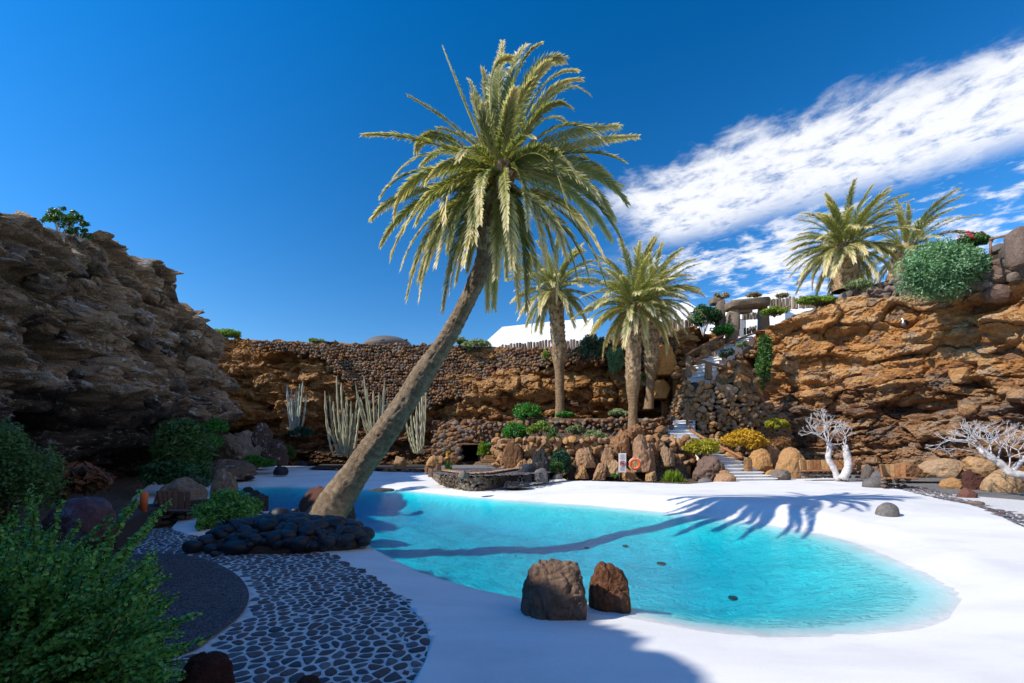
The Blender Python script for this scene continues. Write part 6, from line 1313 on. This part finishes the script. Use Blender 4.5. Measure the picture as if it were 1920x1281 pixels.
def plank_bench(label, p0, p1, n, h, sag, matn, seat=True, seed=1, base=True):
    t = thing('bench', label, 'bench', tuple(p0)); rs = np.random.RandomState(seed); d = np.array(p1) - np.array(p0); L = math.hypot(d[0], d[1]); ang = math.atan2(d[1], d[0]); nn = np.array([-math.sin(ang), math.cos(ang)])
    for k in range(n):
        u = (k + .5) / n; off = nn * sag * math.sin(math.pi * u); w_ = L / n * .94; V, Fs = bevbox(w_, .05, h * rs.uniform(.97, 1.02), .008); mb = MB(); mb.poly(V @ rotm((-.15, 0, 0)).T, Fs, rs.rand()); o = mb.build('plank', M[matn if rs.rand() > .4 else 'wood_pale' if matn == 'wood' else matn], t)
        o.location = (d[0] * u + off[0], d[1] * u + off[1], d[2] * u + h * .5 + .38); o.rotation_euler = (0, 0, ang + math.cos(math.pi * u) * sag * math.pi / L)
    if seat:
        for q in range(3):
            pts = []
            for k in range(9):
                u = k / 8; off = nn * (sag * math.sin(math.pi * u) - .14 - .14 * q); pts.append((d[0] * u + off[0], d[1] * u + off[1], d[2] * u + .36))
            V, Fs = tubev(pts, .062, 4, sq=.5); mb = MB(); mb.add(V, Fs); mb.build('seat_slat', M[matn], t)
    if base:
        it = []
        for k in range(int(L / .16)):
            for z in (.06, .2, .3):
                u = (k + rs.rand()) * .16 / L; off = nn * (sag * math.sin(math.pi * u) - .1); it.append(((d[0] * u + off[0], d[1] * u + off[1], d[2] * u + z), (.11, .13, .07), tuple(rs.uniform(-.3, .3, 3))))
        lay(t, it, 'stone_grey', seed)
plank_bench('long wooden bench with orange upright planks behind the white forked tree', P(1499, 897, 20.8), P(1615, 897, 20.4), 15, .46, .25, 'wood', seed=3)
plank_bench('short curved wooden bench of orange slats under the right cliff', P(1652, 914, 17.0), P(1700, 914, 17.2), 8, .48, .30, 'wood', seed=4)
plank_bench('dark wooden bench with upright planks in the shade left of the black stones', P(296, 985, 10.4), P(358, 985, 11.0), 6, .42, .12, 'wood_dark', seed=5)
V, Fs = tubev([(0, 0, 0), (0, 0, .15), (.01, 0, .26), (.01, 0, .3)], [.035, .05, .05, .02], 10); mb = MB(); mb.add(V, Fs); o = mb.build('orange_marker', M['orange'], None, True); o.location = P(270, 960, 6.5); tag(o, 'small orange rounded marker behind the foreground bush', 'marker')
lw_ = thing('low_wall', 'low curved wall of dark stones between the dark bench and the cobbles', 'wall'); its = []
lp_ = np.array([G(300, 1046), G(335, 1018), (-7.6, 9.0), (-7.4, 10.5), (-6.6, 11.6), (-5.9, 12.0)])
lp_ = np.array([(-6.9, 7.3), (-7.4, 8.2), (-8.05, 9.4), (-8.2, 10.6), (-7.5, 11.6), (-6.6, 12.2)]); lc = catmull(lp_, 4)
for k in range(0, len(lc) - 1, 2): its += wall_items(lc[k], lc[min(k + 2, len(lc) - 1)], .0, .42, .2, 300 + k, depth=.8, jit=.3)
lay(lw_, its, 'stone_dark', 18, 2, .9); core('wall_core', lc + np.array([0, .1]), np.zeros(len(lc)), np.full(len(lc), .4), .35, M['stone_dark'], lw_)
for k, (px, py, w_, lab) in enumerate([(1240, 1057, .10, 'dark oval grate on the pool floor, the one nearest the pointed boulder'), (1172, 1024, .07, 'small dark grate on the pool floor in the middle of the pool'), (1100, 1028, .07, 'dim dark grate on the pool floor left of the middle one'), (1375, 1122, .08, 'dark grate on the pool floor toward the shallow right end')]):
    # follow the line of sight down to the basin floor
    dirv = np.array([(px - CX) / F, 1, (HY - py) / F]); tt = np.linspace(3, 16, 2600); pp = np.array([0, 0, CAM_H]) + dirv * tt[:, None]; zz = surf_z(pp[:, 0], pp[:, 1]); i_ = np.argmax(pp[:, 2] < zz + .012)
    V, Fs = tubev([(0, 0, 0), (0, 0, .018), (0, 0, .022)], [w_, w_ * .95, w_ * .85], 16); mb = MB(); mb.add(V, Fs); o = mb.build('drain_grate', M['black_paint']); o.location = pp[i_]; tag(o, lab, 'drain')
# cobbled strip on the right
cp = sheet('stone_path', np.array([G(1668, 912, .2), G(1760, 934, .15), G(1830, 958, .1), G(1920, 992, .05), (17.5, 4), (19.0, 5), G(1920, 962, .1), G(1850, 942, .14), G(1780, 925, .18), G(1720, 912, .2)]), .03, M['grout'], zf=lambda x, y: deck_z(x, y) * .8 + .01)
cobbles(np.array([G(1680, 913, .2), G(1760, 934, .15), G(1830, 958, .1), G(1920, 992, .05), (14.2, 8.2), G(1920, 962, .1), G(1850, 942, .14), G(1780, 925, .18), G(1720, 912, .2)]), [], .15, 1.4, cp, lambda x, y: deck_z(x, y) * .8 + .042, 0, 12)
